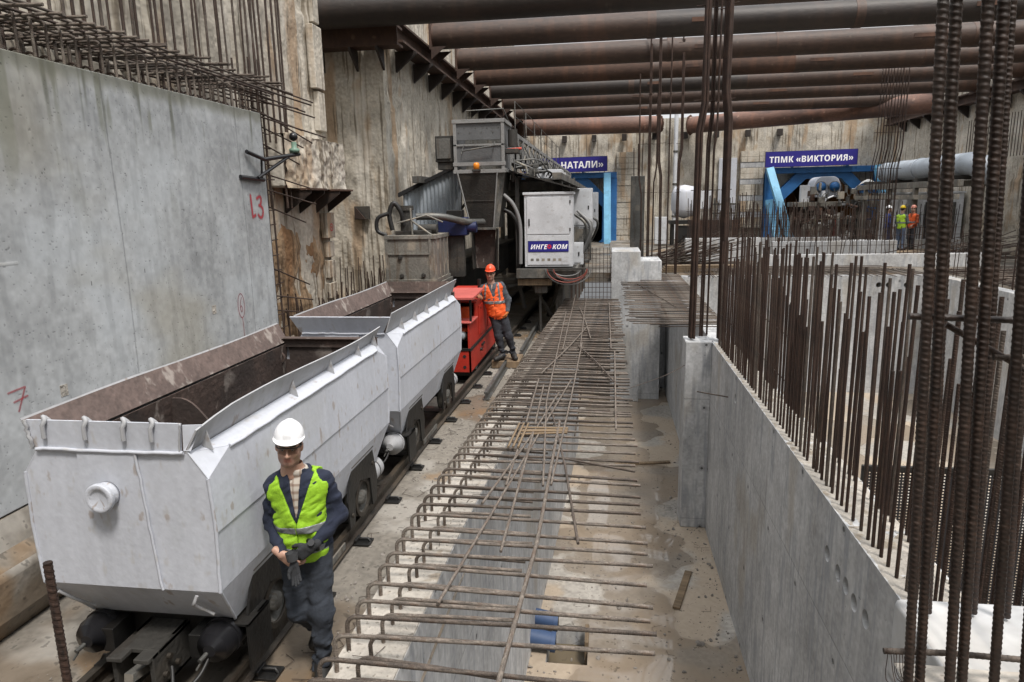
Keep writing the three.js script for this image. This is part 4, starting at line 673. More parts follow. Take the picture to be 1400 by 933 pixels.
  rimPlate(-1, .478, .57, u => y4 + bt * .92 + .008 * Math.sin(u * 7), .008, M.whiteDirty, 'side_board', .004);
  rimPlate(-1, .464, .556, u => y4 + bt * .92 - .008 + .008 * Math.sin(u * 7), .005, M.rim, 'side_board_lining', .0);
  for (const q of opt.gussets) obj('gusset', plate([V(.49, y4 + .0, q), V(.56, y3 + .016, q), V(.53, y4 + bt * .5, q)], .006), M.whiteDirty, t);
  const lean = opt.front ? .01 : .1;
  obj('end_board', plate([V(-.5, y4 + .004, .004), V(.44, y4 + .004, .004), V(opt.front ? .46 : .56, y4 + bt * .92, lean), V(opt.front ? -.52 : -.57, y4 + bt * .92, lean)], .012), M.white, t);
  if (!opt.front) obj('end_board', plate([V(.46, y4 + .02, -L + .01), V(-.5, y4 + .02, -L + .01), V(-.58, y4 + bt * .9, -L - .06), V(.54, y4 + bt * .9, -L - .06)], .012), M.inside, t);
  if (opt.front) {
    for (const x of [-.4, -.135, .11, .285]) { const q = []; for (let a = 0; a <= 8; a++) q.push(V(x + .012 * Math.sin(a), y4 + bt * .78 + .045 * Math.sin(a / 8 * Math.PI), .028 - .05 * a / 8)); obj('lifting_loop', sweep([V(x - .004, y4 + .07, .024), ...q, V(x, y4 + .1, -.02)], .0135, 7), M.whiteDirty, t); }
    obj('edge_weld', sweep(dense([V(-.5, y4, .012), V(-.52, y4 + bt * .92, .02)], .02).map(p => p.add(V((r() - .5) * .02, 0, (r() - .5) * .01))), .012, 6), M.whiteDirty, t);
    obj('edge_weld', sweep(dense([V(.44, y4, .012), V(.46, y4 + bt * .9, .016)], .02).map(p => p.add(V((r() - .5) * .012, 0, 0))), .006, 5), M.whiteDirty, t);
    obj('corner_tab', plate([V(.455, y4 + .01, .002), V(.5, y4 + .01, .002), V(.55, y4 + bt * .8, -.05), V(.465, y4 + bt * .86, .0)], .01), M.white, t);
  }
  // hooks on the skirt
  for (const s of [1, -1]) obj('tow_hook', hose(s > 0 ? [V(.43, .85, .005), V(.41, .8, .012), V(.38, .76, -.03), V(.42, .68, -.1), V(.46, .66, -.1)] : [V(-.53, .8, -.03), V(-.47, .7, -.1), V(-.42, .62, -.17)], .0105, 7, 18), M.whiteDirty, t);
  // ---- running gear
  const frame = thing0('underframe', t);
  obj('beam', [bx(-.34, -.26, .34, .505, -L + .1, -.1, .006), bx(.26, .34, .34, .505, -L + .1, -.1, .006)], M.black, frame);
  obj('buffer_beam', bx(-.5, .5, .3, .51, -.4, -.3, .006), M.black, frame);
  obj('cross_member', [bx(-.5, .5, .36, .5, -.5, -.42, .006), bx(-.5, .5, .36, .5, -L + .42, -L + .5, .006), bx(-.3, .3, .3, .42, -1.7, -1.5, .006)], M.black, frame);
  for (const q of [-.72, -L + .72]) {
    obj('axle', cyl(V(-.5, .37, q), V(.5, .37, q), .045, 14), M.black, t);
    for (const s of [-1, 1]) {
      const w = obj('wheel', [mov(lathe([[.03, -.06], [.1, -.055], [.15, -.06], [.215, -.06], [.215, -.035], [.19, -.03], [.185, .05], [.15, .052], [.14, .02], [.07, .015], [.065, .07], [0, .072]], 32).rotateZ(-Math.PI / 2).scale(s, 1, 1), s * .47, .37, q)], M.grime, t);
      obj('tyre', ring(V(0, 0, 0), .148, .186, .012).rotateY(s * Math.PI / 2).translate(s * .52, .37, q), M.rail, w);
      obj('pedestal', [plate([V(s * .535, .78, q + .3), V(s * .535, .78, q - .26), V(s * .535, .44, q - .36), V(s * .535, .2, q - .30), V(s * .535, .2, q - .2), V(s * .535, .5, q - .16), V(s * .535, .58, q + .1), V(s * .535, .5, q + .24), V(s * .535, .24, q + .28), V(s * .535, .24, q + .4), V(s * .535, .5, q + .42)], .018)], M.black, t);
      obj('pedestal_cap', bx(s * .515, s * .565, .78, .795, q - .27, q + .31, .003), M.galv, t);
      obj('bolt', cyl(V(s * .53, .34, q + .34), V(s * .57, .34, q + .34), .022, 6), M.rail, t); obj('bolt', cyl(V(s * .53, .62, q - .24), V(s * .565, .62, q - .24), .022, 6), M.rail, t);
    }
  }
  for (const s of [-1, 1]) { // brake cylinders / air tanks
    const f = opt.front; const a = V(s * .42, .43, -.1), b = V(s * .42, .43, -.5);
    obj('air_tank', [sweep([V(s * .42, .43, -.06), V(s * .42, .43, -.09), V(s * .42, .43, -.13), V(s * .42, .43, -.5)], [.04, .1, .118, .118], 22), cyl(V(s * .42, .43, -.2), V(s * .42, .43, -.225), .128, 22)], f ? M.blackShiny : M.whiteDirty, t);
    obj('tank_valve', [cyl(V(s * .42 - .02, .41, -.07), V(s * .42 - .03, .40, .0), .014, 8), cyl(V(s * .42 - .03, .385, -.015), V(s * .42 - .05, .345, .01), .008, 6)], M.galv, t);
    obj('air_tank', [sweep([V(s * .42, .43, -L + .06), V(s * .42, .43, -L + .1), V(s * .42, .43, -L + .5)], [.08, .118, .118], 22)], M.whiteDirty, t);
    for (const q of [.2, .36]) obj('tank_band', cyl(V(s * .42, .43, -L + q), V(s * .42, .43, -L + q + .015), .121, 22), M.black, t);
  }
  obj('side_step', [bx(.46, .6, .5, .52, -.5, -.22, .003), bx(.58, .6, .2, .52, -.5, -.22, .003)], M.black, t);
  { // coupler: two facing channels with a tongue
    const c = thing0('coupler', t);
    obj('jaw', [bx(-.14, .14, .44, .47, -.3, .02, .005), bx(-.14, -.11, .2, .47, -.3, .08, .005), bx(.11, .14, .2, .47, -.3, .08, .005), bx(-.14, -.04, .2, .23, -.3, .16, .006), bx(.04, .14, .2, .23, -.3, .16, .006), bx(-.14, -.04, .441, .471, .02, .12, .006), bx(.04, .14, .441, .471, .02, .12, .006)], M.grimeDark, c);
    obj('tongue', plate([V(-.03, .37, .12), V(.03, .37, .12), V(.04, .33, -.1), V(-.04, .33, -.1)], .05), M.grime, c);
    for (const [y, q] of [[.31, .02], [.40, -.03], [.31, -.1]]) obj('bolt', cyl(V(.16, y, q), V(.185, y, q), .02, 6), M.rail, c);
    obj('brake_hose', hose([V(.2, .35, .0), V(.3, .25, .12), V(.38, .3, .02), V(.4, .38, -.1)], .012, 7), M.hoseBlack, c);
  }
  return t;
}
function thing0(name, parent) { const g = new THREE.Group(); g.name = name; parent.add(g); return g; }
wagon('white painted muck wagon with four lifting loops, ahead of the worker in yellow vest', -3.4, { front: true, rim: .19, seed: 3, gussets: [-.12, -1.25, -1.95, -2.6, -3.05] });
wagon('white painted muck wagon with higher flared boards, coupled to the red locomotive', -7.0, { front: false, rim: .21, seed: 8, gussets: [-.4, -.95, -1.5, -2.05, -2.6] });

// ================================================================ track
{
  for (const s of [-1, 1]) {
    const t = thing('rail', s > 0 ? 'steel rail on the side of the gallery wall, under the wagons' : 'steel rail on the side of the grey wall, under the wagons', 'rail', [0, 0, 0], 0, 'track rails');
    const prof = [[-.05, .03], [.05, .03], [.05, .042], [.012, .055], [.012, .125], [.028, .132], [.028, .168], [-.028, .168], [-.028, .132], [-.012, .125], [-.012, .055], [-.05, .042]];
    const zs = []; for (let z = 3; z >= -45; z -= 1.5) zs.push(z); const pos = [];
    for (let k = 0; k < zs.length - 1; k++) for (let i = 0; i < prof.length; i++) { const a = prof[i], b = prof[(i + 1) % prof.length], xa = railX(zs[k]) + s * .47, xb = railX(zs[k + 1]) + s * .47; const p = [V(xa + a[0], a[1], zs[k]), V(xa + b[0], b[1], zs[k]), V(xb + b[0], b[1], zs[k + 1]), V(xb + a[0], a[1], zs[k + 1])]; for (const m of [0, 1, 2, 0, 2, 3]) pos.push(p[m].x, p[m].y, p[m].z); }
    const g = new THREE.BufferGeometry(); g.setAttribute('position', new THREE.Float32BufferAttribute(pos, 3)); g.computeVertexNormals(); obj('rail_bar', uvm(g), M.rail, t);
    for (let z = -2.9; z > -18; z -= .92) { const x = railX(z) + s * .47; obj('rail_clip', [bx(x + s * .03, x + s * .2, .006, .026, z - .07, z + .07, .004), bx(x + s * .05, x + s * .075, .026, .06, z - .06, z + .06, .006), sweep([V(x + s * .08, .05, z), V(x + s * .17, .055, z), V(x + s * .19, .02, z)], .014, 6)], M.black, t); }
    if (s > 0) for (const z of [-5.1, -8.5]) { const x = railX(z) + .47; obj('fish_plate', bx(x + .014, x + .04, .06, .125, z - .34, z + .34, .006), M.grime, t); }
  }
  for (let z = 2.2, k = 0; z > -17; z -= .92, k++) single('sleeper', bx(railX(z) - .41, railX(z) + .41, .004, .03, z - .08, z + .08, .006), M.grimeDark, 'flat dark steel sleeper between the rails', 'sleeper', 'track sleepers');
  // rail offcuts on the floor by the worker in orange
  for (const [x, z0, z1, l] of [[-1.93, -10.4, -12.7, 'pale rail offcut lying on the floor by the worker in orange'], [-1.76, -13.6, -17.2, 'long pale rail offcut lying between the track and gallery wall']]) {
    const a = thing('rail_offcut', l, 'rail'); obj('rail_bar', [bx(x - .05, x + .05, .01, .03, z1, z0, .004), bx(x - .012, x + .012, .03, .11, z1, z0, .002), bx(x - .03, x + .03, .11, .15, z1, z0, .008)], M.galv, a);
  }
  single('timber_block', bx(-2.2, -1.66, .01, .15, -13.2, -12.55, .015), M.wood, 'low timber block under the boots of the worker in orange', 'timber');
}
// ================================================================ locomotive
{
  const t = thing('locomotive', 'small red mine locomotive with open cab behind the wagons', 'locomotive', [railX(-12.6), 0, -11.3]);
  const L = 3.0, w = .43;
  const pan = plate([V(-w, .24, 0), V(w, .24, 0), V(w, .62, 0), V(-w, .62, 0)], .03);
  obj('end_panel', pan, M.red, t);
  for (const s of [-1, 1]) obj('lower_side', plate(s > 0 ? [V(w, .24, 0), V(w, .24, -L), V(w, .66, -L), V(w, .62, 0)] : [V(-w, .24, -L), V(-w, .24, 0), V(-w, .62, 0), V(-w, .66, -L)], .03), M.red, t);
  obj('rubbing_strip', [bx(-w - .008, w + .008, .615, .665, -.02, .012, .004), bx(w - .01, w + .012, .615, .665, -L, -.002, .004)], M.black, t);
  obj('hood_side', plate([V(w - .01, .665, -.0), V(w - .01, .665, -L), V(w - .01, 1.36, -L), V(w - .01, 1.36, -.62), V(w - .01, 1.12, -.6), V(w - .01, 1.12, 0)], .03), M.red, t);
  obj('hood_side', plate([V(-w + .01, .665, -L), V(-w + .01, .665, 0), V(-w + .01, 1.36, 0), V(-w + .01, 1.36, -L)], .03), M.red, t);
  obj('hood_top', bx(-w, w, 1.362, 1.39, -L, -.64, .01), M.red, t);
  obj('rear_wall', bx(-w, w, .24, 1.36, -L - .03, -L, .008), M.red, t);
  obj('cab_front', bx(-w + .03, .1, .665, 1.1, -.03, -.002, .006), M.red, t);
  obj('cab_ledge', bx(.05, w + .03, 1.1, 1.13, -.62, .03, .008), M.pink, t);
  obj('roof', plate([V(-.5, 1.56, .1), V(.52, 1.56, .1), V(.52, 1.6, -.95), V(-.5, 1.6, -.95)].map(p => p), .035), M.pink, t);
  obj('roof_post', [cyl(V(.44, 1.1, -.05), V(.44, 1.54, -.05), .022, 8), cyl(V(-.44, 1.1, -.05), V(-.44, 1.54, -.05), .022, 8), bx(.2, .26, 1.1, 1.54, -.1, -.04, .004)], M.black, t);
  obj('seat', [bx(-.05, .36, 1.0, 1.32, -.5, -.4, .03), bx(-.05, .36, .92, 1.0, -.5, -.12, .03)], M.orange, t);
  obj('cab_interior', bx(-.4, .4, .68, 1.08, -.62, -.58, 0), M.grime, t);
  obj('wheel_box', [bx(-.4, .4, .12, .24, -L + .2, -.2, .01)], M.black, t);
  for (const q of [-.55, -L + .55]) for (const s of [-1, 1]) obj('wheel', cyl(V(s * .36, .36, q), V(s * .415, .36, q), .19, 24), M.grime, t);
  const lamp = obj('headlamp', [mov(lathe([[0, 0], [.06, .0], [.075, .05], [.07, .06], [0, .06]], 18).rotateX(Math.PI / 2), .3, .9, .0)], M.galv, t); obj('lens', mov(lathe([[0, .061], [.06, .061], [.05, .075], [0, .08]], 18).rotateX(Math.PI / 2), .3, .9, .0), plain(.3, .33, .36, .15), lamp);
  for (const [x, y] of [[.32, .52], [.32, .33], [-.3, .5], [-.3, .33]]) obj('hole_shade_disc', cyl(V(x, y, .0), V(x, y, .006), .028, 14), M.dark, t);  // black discs paint the shade inside the holes
  obj('side_handle', [bx(w, w + .03, .5, .54, -1.25, -1.0, .004), cyl(V(w, .46, -.9), V(w + .04, .46, -.9), .03, 10)], M.black, t);
  obj('side_panel_door', [bx(w - .008, w + .006, .74, 1.28, -1.6, -.85, .004), bx(w - .008, w + .006, .74, 1.28, -2.5, -1.75, .004)], M.red, t);
  for (const q of [-1.0, -1.45, -1.9, -2.35]) obj('hinge', bx(w, w + .016, 1.2, 1.24, q - .04, q, .003), M.black, t);
  obj('exhaust', cyl(V(.2, 1.38, -2.2), V(.2, 1.62, -2.2), .04, 12), M.black, t);
  obj('control_panel', [bx(-.38, .0, .92, 1.06, -.5, -.3, .01)], M.black, t);
}
// ================================================================ tunnelling machine back-up train
function textPlane(w, h, px, draw, m = {}) { const c = document.createElement('canvas'); c.width = px; c.height = Math.round(px * h / w); draw(c.getContext('2d'), c.width, c.height); const t = new THREE.CanvasTexture(c); t.colorSpace = THREE.SRGBColorSpace; return [new THREE.PlaneGeometry(w, h), std({ map: t, roughness: .5, ...m })]; }
function fit(g, s, x, y, maxW, size, weight = 'bold') { g.font = `${weight} ${size}px sans-serif`; const w = g.measureText(s).width; if (w > maxW) { size *= maxW / w; g.font = `${weight} ${size}px sans-serif`; } g.textAlign = 'center'; g.textBaseline = 'middle'; g.fillText(s, x, y); }
{ // discharge hopper
  const t = thing('discharge_hopper', 'grey steel hopper with dark tapering chute hanging over the track', 'hopper'), x0 = -3.45, x1 = -2.3, z0 = -15.5, z1 = -16.6;
  obj('upper_panel', bx(x0 + .04, x1 - .04, 4.5, 4.86, z0 - .06, z0 - .02, .004), M.grimeMid, t);
  obj('upper_panel', bx(x0 + .04, x1 - .04, 4.02, 4.36, z0 - .05, z0 - .015, .004), M.grimeMid, t);
  obj('inner_shade_plate', bx(x0 + .04, x1 - .04, 3.9, 4.84, z1, z1 + .04, 0), M.grime, t);  // plate added to keep the hopper box in shadow inside
  for (const s of [x0 + .02, x1 - .06]) obj('side_panel', bx(s, s + .04, 3.9, 4.86, z1, z0 - .07, .003), M.grimeMid, t);
  obj('frame_angle', [bx(x0, x0 + .07, 3.8, 4.9, z0 - .06, z0 + .01, .004), bx(x1 - .07, x1, 3.8, 4.9, z0 - .06, z0 + .01, .004), bx(x0 - .02, x1 + .02, 4.86, 4.94, z0 - .08, z0 + .02, .004), bx(x0, x1, 4.37, 4.41, z0 - .06, z0 + .01, .003), bx(x0 - .02, x1 + .02, 3.94, 4.02, z0 - .08, z0 + .02, .004), bx(x0 - .02, x1 + .02, 3.78, 3.86, z0 - .08, z0 + .02, .004), bx(x1 - .07, x1, 3.8, 4.9, z1, z1 + .07, .004), bx(x1 - .03, x1 + .02, 4.86, 4.94, z1, z0, .004), bx(x1 - .03, x1 + .02, 3.8, 3.88, z1, z0, .004), bx(x0 - .02, x0 + .03, 4.86, 4.94, z1, z0, .004)], M.steelPale, t);
  for (let k = 0; k < 8; k++) obj('rivet', cyl(V(x0 + .12 + k * .13, 4.66 + (k % 2) * .1, z0 - .02), V(x0 + .12 + k * .13, 4.66 + (k % 2) * .1, z0 - .01), .014, 6), M.grime, t);
  obj('hand_bar', [sweep([V(x0 + .22, 4.26, z0 + .1), V(x1 - .2, 4.36, z0 + .1)], .018, 6), sweep([V(x0 + .24, 4.42, z0), V(x0 + .2, 4.2, z0 + .1)], .012, 5), sweep([V(x1 - .22, 4.44, z0), V(x1 - .22, 4.34, z0 + .1)], .012, 5)], M.galv, t);
  const bc = obj('beacon', mov(lathe([[0, 0], [.07, 0], [.07, .1], [.05, .14], [0, .15]], 16), x0 + .52, 3.86, z0 + .06), plain(.75, .24, .02, .3), t); obj('beacon_base', bx(x0 + .43, x0 + .61, 3.82, 3.86, z0, z0 + .14, .004), M.grimeDark, bc);
  const q = [[x0 + .07, x1 - .03, 3.8], [-3.12, -2.5, 2.56]];
  obj('chute_front', plate([V(q[1][0], q[1][2], z0 - .1), V(q[1][1] - .1, q[1][2], z0 - .1), V(q[0][1] - .14, q[0][2], z0), V(q[0][0], q[0][2], z0)], .02), M.chute, t);
  obj('chute_corner', plate([V(q[1][1] - .1, q[1][2], z0 - .1), V(q[1][1], q[1][2], z0 - .2), V(q[0][1], q[0][2], z0 - .25), V(q[0][1] - .14, q[0][2], z0)], .02), M.grime, t);
  obj('chute_edge', [sweep([V(q[1][0], q[1][2], z0 - .08), V(q[0][0], q[0][2], z0 + .02)], .02, 5), sweep([V(q[1][1] - .1, q[1][2], z0 - .08), V(q[0][1] - .14, q[0][2], z0 + .02)], .016, 5)], M.steelPale, t);
  obj('chute_side', plate([V(q[1][1], q[1][2], z0 - .2), V(q[1][1], q[1][2], z1 + .2), V(q[0][1], q[0][2], z1), V(q[0][1], q[0][2], z0 - .25)], .02), M.chute, t);
  obj('chute_side', plate([V(q[1][0], q[1][2], z1 + .2), V(q[1][0], q[1][2], z0 - .1), V(q[0][0], q[0][2], z0), V(q[0][0], q[0][2], z1)], .02), M.chute, t);
  obj('chute_seam', bx(-3.22, -2.52, 3.16, 3.18, z0 - .08, z0 - .035, .002), M.grimeDark, t);
  obj('spout_lip', bx(-3.12, -2.55, 2.52, 2.57, z0 - .12, z0 - .06, .004), M.grime, t);
  obj('spout_back', plate([V(-3.08, 1.62, z0 - .35), V(-2.64, 1.62, z0 - .35), V(-2.6, 2.54, z0 - .4), V(-3.1, 2.54, z0 - .4)], .02), M.inside, t);
  obj('spout_side', plate([V(-2.63, 1.62, z0 - .34), V(-2.52, 1.6, z0 - .06), V(-2.49, 2.55, z0 - .06), V(-2.59, 2.54, z0 - .4)], .02), M.grime, t);
  obj('spout_side', plate([V(-3.08, 1.62, z0 - .05), V(-3.08, 1.62, z0 - .35), V(-3.1, 2.54, z0 - .4), V(-3.1, 2.54, z0 - .06)], .02), M.grimeDark, t);
  obj('drive_box', [bx(-3.9, -3.49, 4.05, 4.62, z0 - .5, z0 - .1, .01), bx(-3.86, -3.49, 3.88, 4.05, z0 - .45, z0 - .14, .01)], M.grimeDark, t);
  obj('drive_cover', bx(-3.86, -3.54, 4.12, 4.56, z0 - .1, z0 - .07, .008), M.grime, t);
  obj('railing', [sweep([V(-3.2, 4.94, z0 - .3), V(-3.2, 5.16, z0 - .3), V(-2.35, 5.18, z0 - .3), V(-2.3, 4.94, z0 - .8)], .014, 6)], M.galv, t);
  obj('warning_handle', [sweep([V(x1 + .03, 4.28, z0 - .2), V(x1 + .36, 4.3, z0 - .2)], .028, 7)], plain(.5, .06, .03, .5), t);
  obj('side_motor', [cyl(V(x1 + .15, 4.35, z0 - .3), V(x1 + .15, 4.72, z0 - .3), .11, 14), bx(x1, x1 + .3, 4.2, 4.3, z0 - .5, z0 - .1, .01)], M.grimeDark, t);
  // hangers carrying it on the gantry
  obj('hanger', [bx(x0 - .05, x0 + .03, 3.4, 3.8, z1 - .1, z1, .004), bx(x1 - .03, x1 + .05, 3.4, 3.8, z1 - .1, z1, .004)], M.grimeDark, t);
}
{ // gantry
  const t = thing('backup_gantry', 'grimy steel gantry of the tunnelling machine standing over the track', 'gantry');
  for (let z = -16.7, k = 0; z > -40; z -= 3.2, k++) { obj('portal_frame', [bx(-4.62, -4.44, .02, 3.5, z - .15, z, .006), bx(-1.28, -1.1, .02, 3.5, z - .15, z, .006), bx(-4.62, -1.1, 3.4, 3.6, z - .18, z + .02, .006)], M.grime, t); obj('knee_brace', sweep([V(-1.2, 2.7, z - .07), V(-1.8, 3.42, z - .07)], .04, 6), M.grimeDark, t); obj('knee_brace', sweep([V(-4.5, 2.7, z - .07), V(-3.9, 3.42, z - .07)], .04, 6), M.grimeDark, t); }
  obj('deck', [bx(-2.1, -.75, 1.44, 1.56, -40, -15.85, .008), bx(-4.9, -4.1, 1.44, 1.56, -40, -16.2, .008)], M.grimeDark, t);
  obj('deck_edge', [bx(-2.12, -.73, 1.38, 1.6, -15.85, -15.78, .006), bx(-.76, -.7, 1.38, 1.6, -40, -15.8, .006)], M.grime, t);
  obj('longitudinal_beam', [bx(-1.3, -1.08, 3.62, 3.78, -40, -16.2, .006), bx(-4.64, -4.42, 3.62, 3.78, -40, -16.2, .006)], M.grime, t);
  obj('added_shade_panel', [bx(-1.18, -1.15, .25, 1.42, -40, -17.2, .003), bx(-4.4, -4.37, .3, 1.42, -40, -16.9, .003)], M.grimeDark, t);  // dark panels added to keep the gantry interior dark
  obj('added_light_block', [bx(-4.4, -1.2, 0.05, 3.4, -30.1, -30, .003)], M.grimeDark, t);  // dark end wall added to stop light showing through the gantry
  obj('upper_deck', bx(-4.4, -1.2, 3.61, 3.66, -40, -16.7, .003), M.grimeDark, t);
  obj('louvre_panel', Array.from({ length: 11 }, (_, k) => bx(-4.36, -3.7, 1.6 + k * .13, 1.68 + k * .13, -16.95, -16.85, .006)), plain(.05, .085, .06, .6), t);
  obj('support_leg', [sweep([V(-1.9, 1.4, -16.2), V(-1.25, .04, -16.9)], .05, 7), sweep([V(-1.05, 1.4, -16.3), V(-1.5, .3, -17)], .045, 7), sweep([V(-1.6, 1.4, -16.1), V(-1.6, .05, -16.1)], .035, 7)], M.grimeDark, t);
  obj('work_lamp', [bx(-1.72, -1.42, 1.0, 1.18, -16.1, -15.98, .02)], M.galv, t);
  obj('walk_plate', bx(-2.1, -1.3, 1.2, 1.36, -16, -15.86, .01), M.wood, t);
}
{ // conveyor truss above the gantry
  const t = thing('conveyor_truss', 'long lattice conveyor running back from the hopper to the portal', 'conveyor'), x0 = -3.4, x1 = -2.32;
  obj('chord', [bx(x1 - .05, x1 + .03, 4.72, 4.82, -43, -16.65, .004), bx(x1 - .05, x1 + .03, 4.05, 4.15, -43, -16.65, .004), bx(x0 - .03, x0 + .05, 4.72, 4.82, -43, -16.65, .004), bx(x0 - .03, x0 + .05, 4.05, 4.15, -43, -16.65, .004)], M.steelPale, t);
  for (let z = -16.8; z > -42.6; z -= 1.1) { obj('post', bx(x1 - .03, x1 + .04, 4.15, 4.72, z - .07, z, .003), M.steelPale, t); obj('diagonal', sweep([V(x1 + .01, 4.16, z - .05), V(x1 + .01, 4.7, z - 1.05)], .028, 5), M.grime, t); obj('idler', cyl(V(x0, 4.4, z - .4), V(x1, 4.4, z - .4), .06, 10), M.grimeDark, t); obj('bracket_arm', [sweep([V(x1, 4.12, z - .3), V(x1 + .3, 3.98, z - .3), V(x1 + .34, 3.8, z - .3)], .03, 5)], M.grimePale, t); }
  obj('belt', bx(x0 + .08, x1 - .1, 4.45, 4.5, -43, -16.65, .004), M.dark, t);
  obj('leg', Array.from({ length: 8 }, (_, k) => [bx(x1 - .04, x1 + .04, 3.67, 4.05, -17.5 - k * 3.2, -17.4 - k * 3.2, .004), bx(x0 - .04, x0 + .04, 3.67, 4.05, -17.5 - k * 3.2, -17.4 - k * 3.2, .004)]).flat(), M.grimeDark, t);
  for (let k = 0; k < 7; k++) { const z = -17.4 - k * 2.3; obj('guard_rail', [sweep([V(x1 + .02, 4.8, z), V(x1 + .02, 5.55, z), V(x1 + .02, 5.55, z - 1.9), V(x1 + .02, 4.8, z - 1.9)], .01, 5), sweep([V(x1 + .02, 5.2, z), V(x1 + .02, 5.2, z - 1.9)], .007, 5)], M.galv, t); }
}
{ // cables and hoses along the gantry
  const r = rng(601);
  for (let k = 0; k < 18; k++) { const z = -16.9 - k * .8, x = -2.0 + r() * .3, l = ['sagging hose loop clipped along the gantry beside the conveyor']; single('gantry_hose', hose([V(-2.25, 4.0 + r() * .15, z), V(x, 3.9 + r() * .25, z - .25), V(x + .2, 3.85 + r() * .12, z - .6), V(x + .1 + r() * .2, 3.78, z - .9)], (.014 + .016 * r()), 7), k % 3 === 0 ? M.galv : k % 3 === 1 ? M.hoseGrey : M.hoseBlack, l[0], 'hose', 'hoses along the gantry'); }
  const d = [[[-2.4, 3.3, -15.9], [-2.2, 3.1, -15.9], [-2.05, 2.7, -15.95], [-2.04, 1.7, -16]], [[-2.42, 2.95, -16.1], [-2.25, 2.85, -16.1], [-2.1, 2.5, -16.1], [-2.1, 1.3, -16.15], [-2.0, .6, -16.3]]];
  d.forEach((p, i) => single('thick_hose', hose(p.map(a => V(...a)), i ? .05 : .045, 9), i ? M.hoseBlack : M.hoseGrey, i ? 'thick black hose dropping beside the white cabinet' : 'thick grey hose curving down beside the white cabinet', 'hose'));
  { const t = thing('hose_coil', 'coil of thin reddish brown hose hanging under the white cabinet', 'hose', [-1.0, 1.5, -15.7]); for (let k = 0; k < 5; k++) { const q = [], w = .3 + .05 * k + r() * .04, h = .14 + .05 * k + r() * .05, o = (r() - .5) * .1; for (let a = 0; a <= 14; a++) { const th = Math.PI + a / 14 * Math.PI; q.push(V(Math.cos(th) * w + o + .1, Math.sin(th) * h + .1, (k % 2) * .03 + r() * .01)); } obj('hose_turn', sweep(q, .013, 6), k % 2 ? M.hoseRed : M.hoseGrey, t); } obj('hook', bx(-.4, .5, .08, .12, -.05, .02, .004), M.grimeDark, t); }
  for (let k = 0; k < 6; k++) single('cable_bundle', hose([V(-.86 + r() * .1, 2.6 + r() * .4, -17.2 - k * .35), V(-.6 + r() * .3, 2.2 + r() * .4, -17.1 - k * .35), V(-.75 + r() * .2, 1.9, -17.3 - k * .4), V(-.8, 1.58, -17.4 - k * .4)], .035, 7), k % 2 ? M.galv : M.hoseGrey, 'pale cable hanging behind the white cabinet', 'cable', 'cables behind the cabinet');
}
